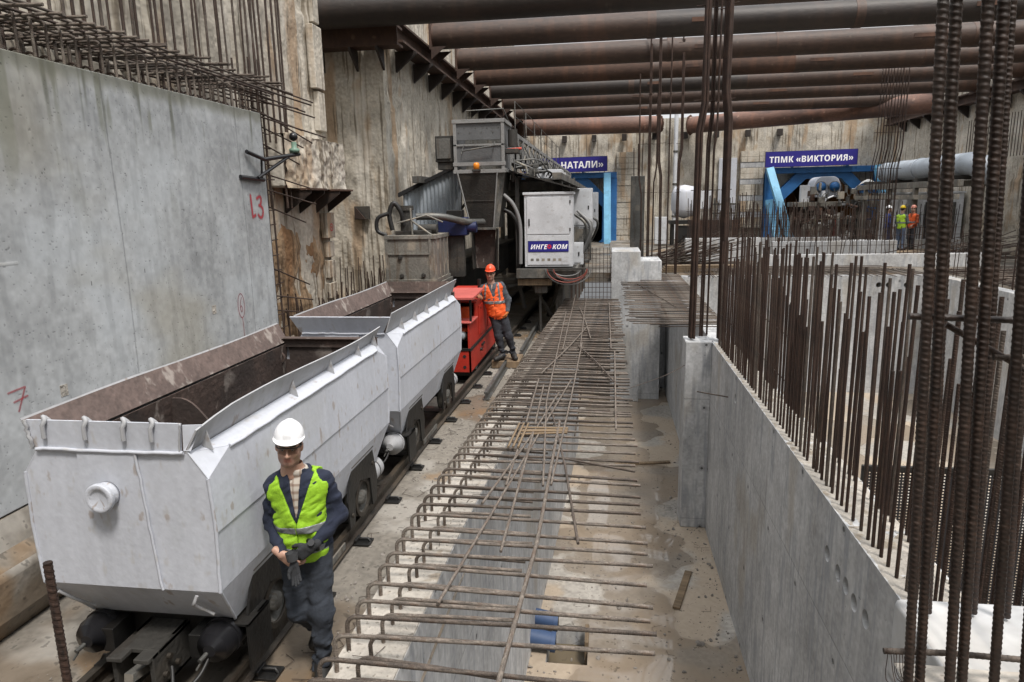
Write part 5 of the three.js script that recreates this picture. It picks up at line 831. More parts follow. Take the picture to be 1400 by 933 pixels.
{ // control cabinet with the company board
  const t = thing('control_cabinet', 'white control cabinet with blue name board on the gantry deck', 'cabinet'), x0 = -1.94, x1 = -.82, z = -16, y0 = 1.62, y1 = 3.28;
  obj('body', bx(x0, x1, y0, y1, z - .7, z, .012), M.cabinet, t);
  obj('top_rim', bx(x0 - .03, x1 + .03, y1 + .002, y1 + .06, z - .73, z + .03, .008), M.cabinet, t);
  const d = obj('door', bx(x0 + .06, x1 - .07, 2.38, y1 - .05, z + .002, z + .022, .006), M.cabinet, t); obj('handle', bx(x0 + .1, x0 + .13, 2.58, 2.74, z + .022, z + .045, .005), M.black, d);
  for (const y of [3.08, 2.45]) obj('hinge', cyl(V(x1 - .06, y, z + .015), V(x1 - .06, y + .07, z + .015), .018, 8), M.galv, d);
  obj('lower_panel', bx(x0 + .06, x1 - .07, y0 + .05, 2.36, z + .002, z + .018, .006), M.cabinet, t);
  const [g, m] = textPlane(.94, .24, 768, (c, W, H) => { c.fillStyle = '#22227a'; c.fillRect(0, 0, W, H); c.fillStyle = '#fff'; c.font = `italic bold ${H * .72}px sans-serif`; c.textBaseline = 'middle'; c.textAlign = 'left'; const a = 'ИНГЕ', b = 'КОМ'; let s = H * .72; const tot = () => { c.font = `italic bold ${s}px sans-serif`; return c.measureText(a).width + c.measureText(b).width + s * .75; }; while (tot() > W * .93) s -= 2; const w = tot(); let x = (W - w) / 2; c.fillText(a, x, H * .54); x += c.measureText(a).width; c.fillStyle = '#c02036'; c.beginPath(); c.arc(x + s * .36, H * .52, s * .33, 0, 7); c.fill(); c.fillStyle = '#22227a'; c.beginPath(); c.arc(x + s * .36, H * .52, s * .13, 0, 7); c.fill(); c.fillStyle = '#fff'; c.fillText(b, x + s * .75, H * .54); });
  g.translate((x0 + x1) / 2, 2.1, z + .03); const nb = obj('name_board', bx(x0 + .08, x1 - .1, 1.97, 2.23, z + .018, z + .027, .003), M.blueDeep, t); obj('lettering', g, m, nb);
  obj('small_print', Array.from({ length: 6 }, (_, k) => bx(x0 + .14 + k * .13, x0 + .21 + k * .13, 1.76, 1.82, z + .018, z + .02, 0)), M.grimePale, t);
  const roof = thing('canopy_sheet', 'thin dark canopy sheet sloping above the white cabinet', 'canopy'); obj('sheet', plate([V(-2.28, 3.86, -16.0), V(-.75, 3.42, -15.9), V(-.75, 3.42, -24), V(-2.28, 3.86, -24)], .03), M.grimeDark, roof); obj('post', [bx(-2.2, -2.1, 1.56, 3.7, -16.5, -16.4, .004), bx(-1.98, -1.9, 1.56, 3.7, -16.9, -16.8, .004), bx(-.86, -.8, 3.35, 3.4, -16.2, -16.1, .003), bx(-2.26, -2.2, 3.6, 3.83, -16.4, -16.3, .003), bx(-.84, -.78, 1.56, 3.4, -23.6, -23.5, .003)], M.galv, roof);
  const box2 = (n, l, x0, x1, y0, y1, z0, z1, m) => { const b = thing(n, l, 'cabinet', [0, 0, 0], 0, 'cabinets on the gantry'); obj('body', bx(x0, x1, y0, y1, z1, z0, .012), m, b); obj('door', bx(x0 + .05, x1 - .05, y0 + .05, y1 - .05, z0 + .001, z0 + .015, .005), m, b); obj('latch', bx(x1 - .12, x1 - .09, (y0 + y1) / 2 - .05, (y0 + y1) / 2 + .05, z0 + .015, z0 + .03, .003), M.black, b); };
  box2('switch_cabinet', 'pale switch cabinet on the gantry deck behind the white cabinet', -1.0, -.42, 2.45, 3.45, -18.4, -19, M.cabinet);
  box2('switch_cabinet', 'flat grey unit on the gantry above the canopy sheet', -2.0, -1.3, 3.72, 4.0, -19.5, -20.4, M.cabinet);
  box2('switch_cabinet', 'narrow pale cabinet low on the gantry deck edge', -.92, -.62, 1.56, 2.1, -17.2, -17.6, M.cabinet);
  box2('switch_cabinet', 'pale cabinet far along the gantry near the first portal', -1.0, -.35, 2.2, 3.4, -23.5, -24.2, M.cabinet);
  const sup = thing('cabinet_post', 'short posts carrying the pale switch cabinet on the deck', 'stand'); obj('post', [bx(-.98, -.93, 1.56, 2.45, -18.6, -18.5, .003), bx(-.72, -.5, 1.5, 1.56, -19, -18.4, .003), bx(-.5, -.45, 1.56, 2.45, -18.6, -18.5, .003)], M.galv, sup);
}
{ // corrugated screen left of the hopper
  const t = thing('corrugated_screen', 'grey blue corrugated screen with black sloping top beside the chute', 'screen'), n = 30, P = [];
  for (let k = 0; k < n; k++) { const xa = -5.0 + k / n * 1.45, xb = -5.0 + (k + 1) / n * 1.45, ya = lerp(3.35, 4.0, k / n), yb = lerp(3.35, 4.0, (k + 1) / n), za = -16.6 + (k % 2 ? .035 : 0), zb = -16.6 + (k % 2 ? 0 : .035); P.push(plate([V(xa, 2.0, za), V(xb, 2.0, zb), V(xb, yb, zb), V(xa, ya, za)], .006)); }
  obj('sheet', P, M.panel, t); obj('top_edge', plate([V(-5.1, 3.3, -16.5), V(-3.5, 4.02, -16.5), V(-3.5, 4.1, -16.5), V(-5.1, 3.4, -16.5)], .12), M.dark, t); obj('post', [bx(-5.02, -4.95, 1.5, 3.3, -16.75, -16.66, .004), bx(-3.62, -3.56, 1.5, 3.9, -16.75, -16.66, .004)], M.grimeDark, t);
}
{ // slurry box with pump on top
  const t = thing('steel_tank', 'mud-splashed ribbed steel tank standing left of the track beyond the wagons', 'tank'), x0 = -4.55, x1 = -3.52, z0 = -13.7, z1 = -14.9, y0 = 1.55, y1 = 2.42;
  obj('body', bx(x0, x1, y0, y1, z1, z0, .01), M.grimePale, t);
  obj('rib', [bx(x0 - .03, x1 + .03, y1, y1 + .08, z1 - .03, z0 + .03, .006), bx(x0 - .03, x1 + .03, y0 - .02, y0 + .05, z1 - .03, z0 + .03, .006), bx(x0 - .02, x0 + .04, y0 + .05, y1, z0, z0 + .025, .004), bx(x1 - .12, x1 - .07, y0 + .05, y1, z0, z0 + .025, .004), bx(x0 + .04, x1 - .12, y1 - .32, y1 - .28, z0, z0 + .025, .004)], M.grimePale, t);
  for (let k = 0; k < 4; k++) obj('rib', bx(x1, x1 + .025, y0 + .05, y1, z0 - .1 - k * .34, z0 - .05 - k * .34, .004), M.grimePale, t);
  for (const [x, y] of [[.3, .5], [.32, .12], [.78, .13]]) obj('spigot', [cyl(V(x0 + x, y0 + y, z0), V(x0 + x, y0 + y, z0 + .04), .045, 12), cyl(V(x0 + x, y0 + y, z0 + .041), V(x0 + x, y0 + y, z0 + .05), .03, 10)], M.grimeDark, t);
  obj('stand', [bx(x0 - .05, x1 + .08, y0 - .14, y0 - .025, z1 - .05, z0 + .05, .008), bx(x0, x0 + .1, .02, y0 - .14, z0 - .1, z0, .006), bx(x1 - .1, x1, .02, y0 - .14, z0 - .1, z0, .006), bx(x0, x0 + .1, .02, y0 - .14, z1, z1 + .1, .006), bx(x1 - .1, x1, .02, y0 - .14, z1, z1 + .1, .006)], M.grime, t);
  const p = thing('slurry_pump', 'pump with looping black hoses on top of the mud-splashed tank', 'pump');
  obj('pump_body', [cyl(V(-4.2, 2.5, -14.1), V(-4.2, 3.0, -14.1), .13, 16), cyl(V(-4.0, 2.6, -14.3), V(-3.6, 2.6, -14.3), .1, 16), bx(-4.4, -3.7, 2.5, 2.58, -14.6, -13.9, .006), cyl(V(-4.2, 3.0, -14.1), V(-4.2, 3.1, -14.1), .16, 14)], M.grimeDark, p);
  obj('hose', [hose([V(-4.45, 2.6, -13.9), V(-4.5, 2.95, -13.9), V(-4.4, 3.15, -13.92), V(-4.28, 3.0, -13.95), V(-4.22, 2.7, -14)], .05, 9), hose([V(-4.5, 2.95, -13.85), V(-4.72, 2.85, -13.8), V(-4.74, 2.6, -13.8), V(-4.55, 2.5, -13.8)], .042, 9)], M.hoseBlack, p);
  obj('silver_pipe', hose([V(-4.1, 2.86, -14.5), V(-3.6, 2.85, -14.6), V(-3.1, 2.72, -15), V(-2.8, 2.7, -15.4)], .075, 10), M.galv, p);
  obj('bracket', [sweep([V(-4.0, 2.5, -13.8), V(-4.02, 3.05, -13.8)], .02, 6), sweep([V(-4.02, 2.8, -13.8), V(-3.6, 2.5, -13.8)], .02, 6), sweep([V(-4.3, 2.75, -13.78), V(-3.7, 2.9, -13.85), V(-3.4, 2.75, -14)], .016, 6)], M.grimePale, p);
  const b = thing('blue_motor', 'dark blue motor housing behind the slurry pump', 'motor'); obj('housing', [bx(-3.75, -3.1, 2.42, 2.82, -15.3, -14.95, .03), cyl(V(-3.1, 2.6, -15.1), V(-2.9, 2.6, -15.1), .12, 14)], M.blueDeep, b); obj('terminal_box', bx(-3.55, -3.2, 2.82, 2.98, -15.25, -15, .015), M.black, b); obj('foot', bx(-3.7, -3.2, 1.5, 2.42, -15.25, -15.05, .01), M.grimeDark, b);
}
// ================================================================ portals
function portal(label, cx, ringMat, banner, bannerLabel, props) {
  const t = thing('tunnel_portal', label, 'portal', [cx, 0, -46]);
  const cy = 1.7, ro = 3.2, ri = 2.7;
  // octagonal blue ring
  const N = 16, so = new THREE.Shape(), pts = Array.from({ length: 9 }, (_, k) => { const a = Math.PI / 8 + k * Math.PI / 4; return [Math.cos(a), Math.sin(a)]; });
  so.moveTo(pts[0][0] * ro * 1.06, cy + pts[0][1] * ro * 1.06); pts.slice(1).forEach(p => so.lineTo(p[0] * ro * 1.06, cy + p[1] * ro * 1.06)); const h = new THREE.Path(); h.moveTo(pts[0][0] * ri, cy + pts[0][1] * ri); pts.slice(1).forEach(p => h.lineTo(p[0] * ri, cy + p[1] * ri)); so.holes.push(h);
  const g = new THREE.ExtrudeGeometry(so, { depth: .5, bevelEnabled: false }); g.translate(0, 0, .1); obj('ring_frame', uvm(g), M.blue, t);
  obj('header_beam', [bx(-3.4, 3.4, 4.55, 4.9, .1, .75, .01)], M.blue, t);
  for (let k = 0; k < 6; k++) obj('stiffener', bx(-3 + k * 1.2, -2.95 + k * 1.2, 4.56, 4.89, .75, .8, .004), M.blue, t);
  obj('post', bx(-3.42, -3.0, 0, 4.55, .1, .7, .01), M.blue, t); obj('post', bx(3.0, 3.42, 0, 4.55, .1, .7, .01), M.blue, t);
  obj('face_plate', plate([V(-3.3, 3.2, .05), V(-1.3, 5.05, .05), V(-3.3, 5.05, .05)], .03), M.beige, t); obj('face_plate', plate([V(3.3, 3.2, .05), V(3.3, 5.05, .05), V(1.3, 5.05, .05)], .03), M.beige, t);
  { const hs = new THREE.Shape(); hs.moveTo(-3.6, 0); hs.lineTo(3.6, 0); hs.lineTo(3.6, 5.1); hs.lineTo(-3.6, 5.1); hs.closePath(); const hp = new THREE.Path(); hp.absarc(0, cy, 2.9, -.62, Math.PI + .62, false); hp.lineTo(-2.36, .02); hp.lineTo(2.36, .02); hs.holes.push(hp); const hg = new THREE.ExtrudeGeometry(hs, { depth: .3, bevelEnabled: false, curveSegments: 30 }); hg.translate(0, 0, -.32); obj('head_wall', uvm(hg), M.beige, t); }
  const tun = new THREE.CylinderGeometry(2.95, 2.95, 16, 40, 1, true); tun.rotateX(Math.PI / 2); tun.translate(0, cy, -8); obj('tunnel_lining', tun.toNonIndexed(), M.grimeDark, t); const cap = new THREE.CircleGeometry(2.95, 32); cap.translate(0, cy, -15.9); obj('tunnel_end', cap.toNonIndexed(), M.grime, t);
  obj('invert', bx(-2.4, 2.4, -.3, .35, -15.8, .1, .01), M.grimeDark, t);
  for (const [a, b] of props) { const d = V(...b).sub(V(...a)); const o = bx(-.22, .22, 0, d.length(), -.16, .16, .01); o.applyQuaternion(new THREE.Quaternion().setFromUnitVectors(V(0, 1, 0), d.normalize())); o.translate(...a); obj('raking_prop', uvm(o), M.blueLight, t); }
  const bn = thing('banner', bannerLabel, 'banner'); const [bg, bm] = textPlane(5.3, .9, 1536, (c, W, H) => { c.fillStyle = '#2b2680'; c.fillRect(0, 0, W, H); c.fillStyle = '#fff'; fit(c, banner, W / 2, H * .53, W * .92, H * .66); });
  bg.rotateZ(.008); bg.translate(cx + (cx > 0 ? -.93 : .13), 5.4, -44.93); obj('lettering', bg, bm, bn); const fr = bx(-2.68, 2.68, -.47, .47, -.04, -.005, .005); fr.rotateZ(.008); fr.translate(cx + (cx > 0 ? -.93 : .13), 5.4, -44.93); obj('backing_board', uvm(fr), M.blueDeep, bn);
  obj('banner_stay', [bx(cx - 2, cx - 1.9, 4.9, 5.7, -45.3, -44.98, .004), bx(cx + 1.2, cx + 1.3, 4.9, 5.7, -45.3, -44.98, .004)], M.blue, bn);
}
portal('blue framed tunnel portal half hidden behind the back-up gantry', -2.9, M.blue, 'ТПМК «НАТАЛИ»', 'purple blue banner partly hidden by the conveyor over its portal', [[[2.85, 0, 2.2], [2.8, 4.8, .9]]]);
portal('blue framed tunnel portal with raking props around the white machine', 13.1, M.blue, 'ТПМК «ВИКТОРИЯ»', 'purple blue banner fully readable above the portal with white machine', [[[-2.35, .55, 3.1], [-3.3, 4.85, 1]], [[-2.95, .55, 2.6], [-3.25, 2.9, 1]], [[3.35, .55, 3.0], [2.95, 4.85, 1]]]);
{ // second machine
  const t = thing('tunnelling_machine', 'white rounded machine with two blue motors inside the second portal', 'machine', [13.1, .25, -42]); t.scale.setScalar(1);
  const s = new THREE.Shape(); s.moveTo(-1.0, 0); s.lineTo(1.0, 0); s.lineTo(1.05, .7); s.quadraticCurveTo(1.0, 1.45, .45, 1.5); s.lineTo(-.45, 1.5); s.quadraticCurveTo(-1.0, 1.45, -1.05, .7); s.closePath();
  const g = new THREE.ExtrudeGeometry(s, { depth: 1.4, bevelEnabled: true, bevelSize: .05, bevelThickness: .05, bevelSegments: 2 }); g.scale(.66, .72, 1); g.translate(-.75, 2.85, -1.4); obj('housing', uvm(g), M.white, t);
  for (const x of [-.52, .52]) { const m = obj('motor', [mov(lathe([[0, 0], [.27, 0], [.27, .1], [.2, .14], [.18, .4], [0, .42]], 20).rotateX(Math.PI / 2), x * .7 - .75, 3.4, .05)], M.blue, t); obj('motor_flange', mov(lathe([[.22, .02], [.31, .02], [.31, .06], [.22, .06]], 20).rotateX(Math.PI / 2), x * .7 - .75, 3.4, .05), M.grimePale, m); obj('hose', hose([V(x * .7 - .9, 3.3, .5), V(x * .7 - .8, 2.9, .7), V(x * .7 - .5, 3.0, .6), V(x * .7 - .45, 3.5, .3)], .03, 6), M.hoseBlack, m); }
  obj('platform', [bx(-2.4, 3.4, 2.3, 2.55, -2, .6, .01), bx(-1.4, -1.25, 0, 2.3, .3, .45, .01), bx(.7, .95, 0, 2.5, .3, .5, .01), bx(2.9, 3.1, 0, 2.3, .3, .45, .01)], M.grimePale, t);
  obj('beam', [bx(.9, 5.2, 2.7, 3.0, -.6, -.3, .01), bx(.9, 3.6, 1.3, 1.42, .5, .6, .006)], M.grimePale, t);
  obj('electric_box', [bx(-2.3, -1.85, 2.56, 3.5, .2, .6, .02)], M.cabinet, t); obj('electric_box', [bx(2.2, 3.0, 1.1, 1.9, .6, 1.1, .02)], M.galv, t);
  obj('electric_box', bx(1.3, 1.9, .9, 1.5, .6, 1, .02), M.cabinet, t); obj('red_drum', cyl(V(-.5, .7, .6), V(-.5, 1.5, .7), .28, 14), plain(.28, .06, .05, .6), t);
  for (let k = 0; k < 7; k++) obj('railing', cyl(V(-1.5 + k * .3, .3, .9), V(-1.5 + k * .3, 1.6, .9), .025, 5), plain(.3, .26, .16, .7), t);
  obj('railing_bar', [cyl(V(-1.5, 1.6, .9), V(.4, 1.62, .9), .025, 5), cyl(V(-1.5, 1.1, .9), V(.4, 1.1, .9), .02, 5)], plain(.3, .26, .16, .7), t);
  const sh = thing('crumpled_sheet', 'crumpled white sheeting draped over the beam beside the white machine', 'sheet', [14.9, 3.55, -41.4]); const pg = new THREE.PlaneGeometry(2.4, 1.2, 26, 14), pp = pg.attributes.position; for (let i = 0; i < pp.count; i++) { const x = pp.getX(i), y = pp.getY(i); pp.setXYZ(i, x, .35 * Math.abs(Math.sin(x * 2.3 + y)) + .25 * fbm(x / 4 + .5, y / 4 + .5, 14, 14, 3, 9) + x * .18, y); } pg.computeVertexNormals(); obj('sheet', pg.toNonIndexed(), plain(.62, .62, .6, .7), sh);
  const r = rng(808); for (let k = 0; k < 26; k++) single('tunnel_clutter', r() < .5 ? bx(10.6 + k * .2, 10.6 + k * .2 + .3 + r() * .4, .56, .7 + r() * 1.1, -41.2 - r(), -40.8 - r(), .02) : cyl(V(10.6 + k * .2, .56, -40.4 - r()), V(10.7 + k * .2, 1.1 + r() * 1.3, -40.4 - r()), .06 + r() * .12, 10), [M.grime, M.grimeDark, M.grimePale, M.steelRust, M.galv][k % 5], ['piece of grimy plant stacked below the white machine', 'dark piece of plant below the white machine', 'pale piece of plant below the white machine', 'rusty piece of plant below the white machine', 'galvanised piece of plant below the white machine'][k % 5], 'plant', 'plant below the white machine');
  const lm = plain(.9, .6, .3, .5); lm.emissive.setRGB(1, .55, .2); lm.emissiveIntensity = 1.2; for (let k = 0; k < 4; k++) { const l = thing('tunnel_lamp', 'small warm lamp on the tunnel lining of the second portal', 'lamp', [11.2 + k * .32, 3.6 + k * .26, -48 - k * .5], 0, 'warm lamps in the tunnel'); obj('bulb', new THREE.SphereGeometry(.09, 10, 8).toNonIndexed(), lm, l); obj('bracket', bx(-.03, .03, .08, .2, -.03, .03, .004), M.dark, l); const pl = new THREE.PointLight(0xffb060, 1.6); pl.castShadow = true; l.add(pl); }
}
{ // ventilation duct and its trestles, site container
  const t = thing('ventilation_duct', 'large grey ventilation duct carried on trestles along the side wall', 'duct'); for (let z = -38; z < -30.5; z += 2) { obj('duct_section', cyl(V(14, 4.25, z), V(14, 4.25, z + 1.98), .45, 32), M.duct, t); obj('flange', cyl(V(14, 4.25, z - .03), V(14, 4.25, z + .03), .48, 32), M.duct, t); } obj('end_elbow', sweep(curve([V(14, 4.25, -30.02), V(14, 4.25, -29.6), V(14.2, 4.1, -29.2), V(14.6, 3.8, -29.1)], 10), .44, 24), M.duct, t);
  const b = thing('duct_trestle', 'long steel trestle with pale beams under the ventilation duct', 'trestle'); obj('beam', [bx(13.3, 13.5, 3.4, 3.65, -40, -29, .01), bx(14.5, 14.7, 3.4, 3.65, -40, -29, .01), bx(13.2, 13.4, 2.9, 3.1, -40, -29, .01)], M.grimePale, b); for (let z = -39; z < -29; z += 3) { obj('leg', [bx(13.3, 13.48, .55, 3.4, z, z + .18, .01), bx(14.5, 14.68, .55, 3.4, z, z + .18, .01)], M.grimePale, b); obj('cradle', bx(13.3, 14.7, 3.65, 3.82, z, z + .2, .01), M.grimeDark, b); }
  const c = thing('site_container', 'pale grey site container with dark open doorway under the duct', 'container', [15.1, .55, -36]); obj('wall', [bx(-1.2, .05, 0, 2.6, -2.4, 0, .01), bx(.75, 1.75, 0, 2.6, -2.4, 0, .01), bx(.05, .75, 2.2, 2.6, -2.4, 0, .01), bx(.05, .75, 0, 2.2, -2.4, -2.2, .01)], M.cabinet, c); obj('roof', bx(-1.25, 1.8, 2.6, 2.68, -2.45, .05, .01), M.cabinet, c); obj('door', bx(.76, 1.4, .02, 2.18, .02, .06, .006), M.galv, c);
  const p = thing('work_platform', 'timber work platform carrying the workers by the site container', 'platform'); obj('deck', bx(10.2, 14.2, .75, .85, -31.4, -29.6, .01), M.wood, p); obj('leg', [bx(10.3, 10.4, .55, .75, -29.8, -29.7, .005), bx(14, 14.1, .55, .75, -29.8, -29.7, .005), bx(10.3, 10.4, .55, .75, -31.3, -31.2, .005), bx(14, 14.1, .55, .75, -31.3, -31.2, .005)], M.wood, p);
}
{ // rebar heaps and grout plant in the middle distance
  const heap = (label, cx, cz, w, n, seed, tilt) => { const h = thing('rebar_heap', label, 'rebar heap', [cx, .55, cz]), r = rng(seed); for (let k = 0; k < n; k++) { const a = (r() - .5) * .9 + tilt, l = 1.5 + r() * 2, y = r() * .8; obj('rebar', sweep([V((r() - .5) * w - Math.cos(a) * l / 2, .02 + y * .3, (r() - .5) * 1.2 - Math.sin(a) * l / 2), V((r() - .5) * w + Math.cos(a) * l / 2, .05 + y + r() * .6, (r() - .5) * 1.2 + Math.sin(a) * l / 2)], .016, 5), [M.barPale, M.barRust, M.bar][k % 3], h); } };
  heap('tangled heap of loose bars beyond the trench end', 2.9, -26.5, 2.4, 60, 901, .5);
  heap('heap of rusty bars beside the work platform', 12.8, -27.6, 4, 50, 903, .15);
  heap('heap of bars in front of the white mixing plant', 3.6, -31, 2, 40, 905, 1.0);
  const g = thing('mixing_plant', 'white mixing plant with round tank at the foot of the end wall', 'plant', [4.2, .55, -40]); obj('tank', [mov(lathe([[0, 0], [.5, .15], [.72, .5], [.72, 1.4], [.5, 1.75], [0, 1.85]], 24), 0, 1.5, 0)], M.white, g); obj('control_box', [bx(.6, 1.5, 2.0, 3.0, -.4, .4, .03)], M.cabinet, g); obj('pipe_rack', [bx(1.6, 1.7, .2, 2.6, 0, .1, .01), bx(2.4, 2.5, .2, 2.6, 0, .1, .01), bx(1.5, 2.8, 2.2, 2.3, 0, .1, .01), bx(1.5, 2.8, 1.7, 1.8, 0, .1, .01)], M.galv, g); obj('frame', [bx(-.8, 1.8, 1.2, 1.4, -.6, .6, .01), bx(-.7, -.55, 0, 1.2, -.5, -.35, .01), bx(1.5, 1.65, 0, 1.2, .35, .5, .01), bx(-.7, -.55, 0, 1.2, .35, .5, .01), bx(1.5, 1.65, 0, 1.2, -.5, -.35, .01)], M.black, g); obj('hopper', [bx(-1.6, -.9, .1, 1.6, -.3, .3, .02)], M.cabinet, g); obj('engine', bx(-.4, 1.2, .05, 1.1, -.3, .5, .04), M.black, g);
  const bm = thing('timber_stack', 'flat stack of boards on the slab beyond the trench', 'boards', [3.2, .55, -25.2]); for (let k = 0; k < 4; k++) obj('board', bx(-1.3 + k * .05, 1.3, k * .06 + .002, k * .06 + .055, -.3, .3 - k * .05, .004), M.wood, bm);
  const sl = thing('steel_skip', 'rusty steel skip standing among the bars near the thick bundles', 'skip', [4.9, .55, -33.5]); obj('side', [plate([V(-.9, 0, .6), V(.9, 0, .6), V(1.1, 1.6, .7), V(-1.1, 1.6, .7)], .04), plate([V(.9, 0, .6), V(.9, 0, -.6), V(1.1, 1.6, -.7), V(1.1, 1.6, .7)], .04), plate([V(-.9, 0, -.6), V(-.9, 0, .6), V(-1.1, 1.6, .7), V(-1.1, 1.6, -.7)], .04)], M.steelRust, sl); obj('bottom', bx(-.9, .9, 0, .05, -.6, .6, .004), M.steelRust, sl);
}

{ // small fittings: along the conveyor of the first machine, and on the second machine
  const g = scene.children.find(o => o.name === 'conveyor_truss'), m2 = scene.children.find(o => o.name === 'tunnelling_machine'), r = rng(777), mats = [M.grime, M.grimeDark, M.grimePale, M.galv, M.black, M.cabinet];
  for (let k = 0; k < 90; k++) { const z = -16.7 - k * .2 - r() * .2, x = -2.26 + r() * .55, y = 3.72 + r() * .32, w = .04 + r() * .1, h = .05 + r() * .18; obj(k % 3 ? 'valve_box' : 'pipe_fitting', k % 3 ? bx(x, x + w, y, y + h, z - .1 - r() * .15, z, .006) : cyl(V(-2.3, y, z), V(x + .15, y + (r() - .5) * .2, z - .1), .02 + r() * .03, 8), mats[Math.floor(r() * 6)], g); if (k % 4 === 0) obj('cable', hose([V(-2.28, 4.6, z), V(x, y - .1, z - .2), V(x + .1, 3.75, z - .4)], .012, 5, 10), k % 8 ? M.hoseBlack : M.hoseGrey, g); }
  for (let k = 0; k < 110; k++) { const x = -2.3 + r() * 4.6, y = .4 + r() * 2.9, z = .3 + r() * 1.2, w = .06 + r() * .3, h = .08 + r() * .35; obj(k % 3 ? 'equipment_box' : 'pipe_fitting', k % 3 ? bx(x, x + w, y, y + h, z, z + .2, .01) : cyl(V(x, y, z), V(x + (r() - .5) * 1.2, y + (r() - .5) * .8, z + .1), .03 + r() * .05, 7), [M.grimePale, M.galv, M.cabinet, M.steelPale, M.grime, M.steelRust][Math.floor(r() * 6)], m2); if (k % 5 === 0) obj('cable', hose([V(x, y + .4, z), V(x + .2, y - .2, z + .2), V(x + .5, y + .1, z + .1), V(x + .7, y - .3, z)], .025, 5, 12), k % 2 ? M.hoseBlack : M.galv, m2); }
}
// ================================================================ people
function sdfMesh(f, mn, mx, c, col) { // naive surface nets
  const nx = Math.ceil((mx[0] - mn[0]) / c) + 1, ny = Math.ceil((mx[1] - mn[1]) / c) + 1, nz = Math.ceil((mx[2] - mn[2]) / c) + 1, D = new Float32Array(nx * ny * nz);
  const Bk = 5, hd = Bk * c * .9 * 3 + .01; // blocks that lie well off the surface are filled with one sample
  for (let k0 = 0; k0 < nz; k0 += Bk) for (let j0 = 0; j0 < ny; j0 += Bk) for (let i0 = 0; i0 < nx; i0 += Bk) {
    const d0 = f(mn[0] + (i0 + 2) * c, mn[1] + (j0 + 2) * c, mn[2] + (k0 + 2) * c), skip = Math.abs(d0) > hd, k1 = Math.min(nz, k0 + Bk), j1 = Math.min(ny, j0 + Bk), i1 = Math.min(nx, i0 + Bk);
    for (let k = k0; k < k1; k++) for (let j = j0; j < j1; j++) for (let i = i0; i < i1; i++) D[i + nx * (j + ny * k)] = skip ? d0 : f(mn[0] + i * c, mn[1] + j * c, mn[2] + k * c);
  }
  const id = new Int32Array(nx * ny * nz).fill(-1), pos = [], idx = [], cl = [], uv = [], off = [0, 1, nx, nx + 1, nx * ny, nx * ny + 1, nx * ny + nx, nx * ny + nx + 1];
  const E = [[0, 1], [2, 3], [4, 5], [6, 7], [0, 2], [1, 3], [4, 6], [5, 7], [0, 4], [1, 5], [2, 6], [3, 7]];
  for (let k = 0; k < nz - 1; k++) for (let j = 0; j < ny - 1; j++) for (let i = 0; i < nx - 1; i++) {
    const b = i + nx * (j + ny * k); let m = 0; for (let e = 0; e < 8; e++) if (D[b + off[e]] < 0) m |= 1 << e; if (m === 0 || m === 255) continue;
    let x = 0, y = 0, z = 0, n = 0; for (const [p, q] of E) { if (((m >> p) & 1) === ((m >> q) & 1)) continue; const a = D[b + off[p]], g = D[b + off[q]], t = a / (a - g); x += (p & 1) + ((q & 1) - (p & 1)) * t; y += ((p >> 1) & 1) + (((q >> 1) & 1) - ((p >> 1) & 1)) * t; z += (p >> 2) + ((q >> 2) - (p >> 2)) * t; n++; }
    id[b] = pos.length / 3; const X = mn[0] + (i + x / n) * c, Y = mn[1] + (j + y / n) * c, Z = mn[2] + (k + z / n) * c; pos.push(X, Y, Z); uv.push(X + Z, Y); if (col) cl.push(...col(X, Y, Z));
  }
  for (let k = 1; k < nz - 1; k++) for (let j = 1; j < ny - 1; j++) for (let i = 1; i < nx - 1; i++) {
    const b = i + nx * (j + ny * k), s = D[b] < 0;
    const qd = (o, u, v) => { if ((D[b + o] < 0) === s) return; const a = id[b], p = id[b - u], g = id[b - u - v], h = id[b - v]; if (a < 0 || p < 0 || g < 0 || h < 0) return; s ? idx.push(a, p, g, a, g, h) : idx.push(a, g, p, a, h, g); };
    qd(1, nx, nx * ny); qd(nx, nx * ny, 1); qd(nx * ny, 1, nx);
  }
  const g = new THREE.BufferGeometry(); g.setAttribute('position', new THREE.Float32BufferAttribute(pos, 3)); g.setAttribute('uv', new THREE.Float32BufferAttribute(uv, 2)); if (col) g.setAttribute('color', new THREE.Float32BufferAttribute(cl, 3)); g.setIndex(idx); g.computeVertexNormals(); return g;
}
const smin = (a, b, k) => { const h = Math.max(k - Math.abs(a - b), 0) / k; return Math.min(a, b) - h * h * k * .25; };
const cap = (x, y, z, a, b, ra, rb) => { const dx = b[0] - a[0], dy = b[1] - a[1], dz = b[2] - a[2], px = x - a[0], py = y - a[1], pz = z - a[2], t = clamp((px * dx + py * dy + pz * dz) / (dx * dx + dy * dy + dz * dz + 1e-9)); return Math.hypot(px - dx * t, py - dy * t, pz - dz * t) - (ra + (rb - ra) * t); };
const ell = (x, y, z, c, r) => { const a = (x - c[0]) / r[0], b = (y - c[1]) / r[1], d = (z - c[2]) / r[2], k = Math.hypot(a, b, d), g = Math.hypot(a / r[0], b / r[1], d / r[2]); return g < 1e-6 ? -Math.min(...r) : k * (k - 1) / g; };
const add3 = (a, b) => [a[0] + b[0], a[1] + b[1], a[2] + b[2]];
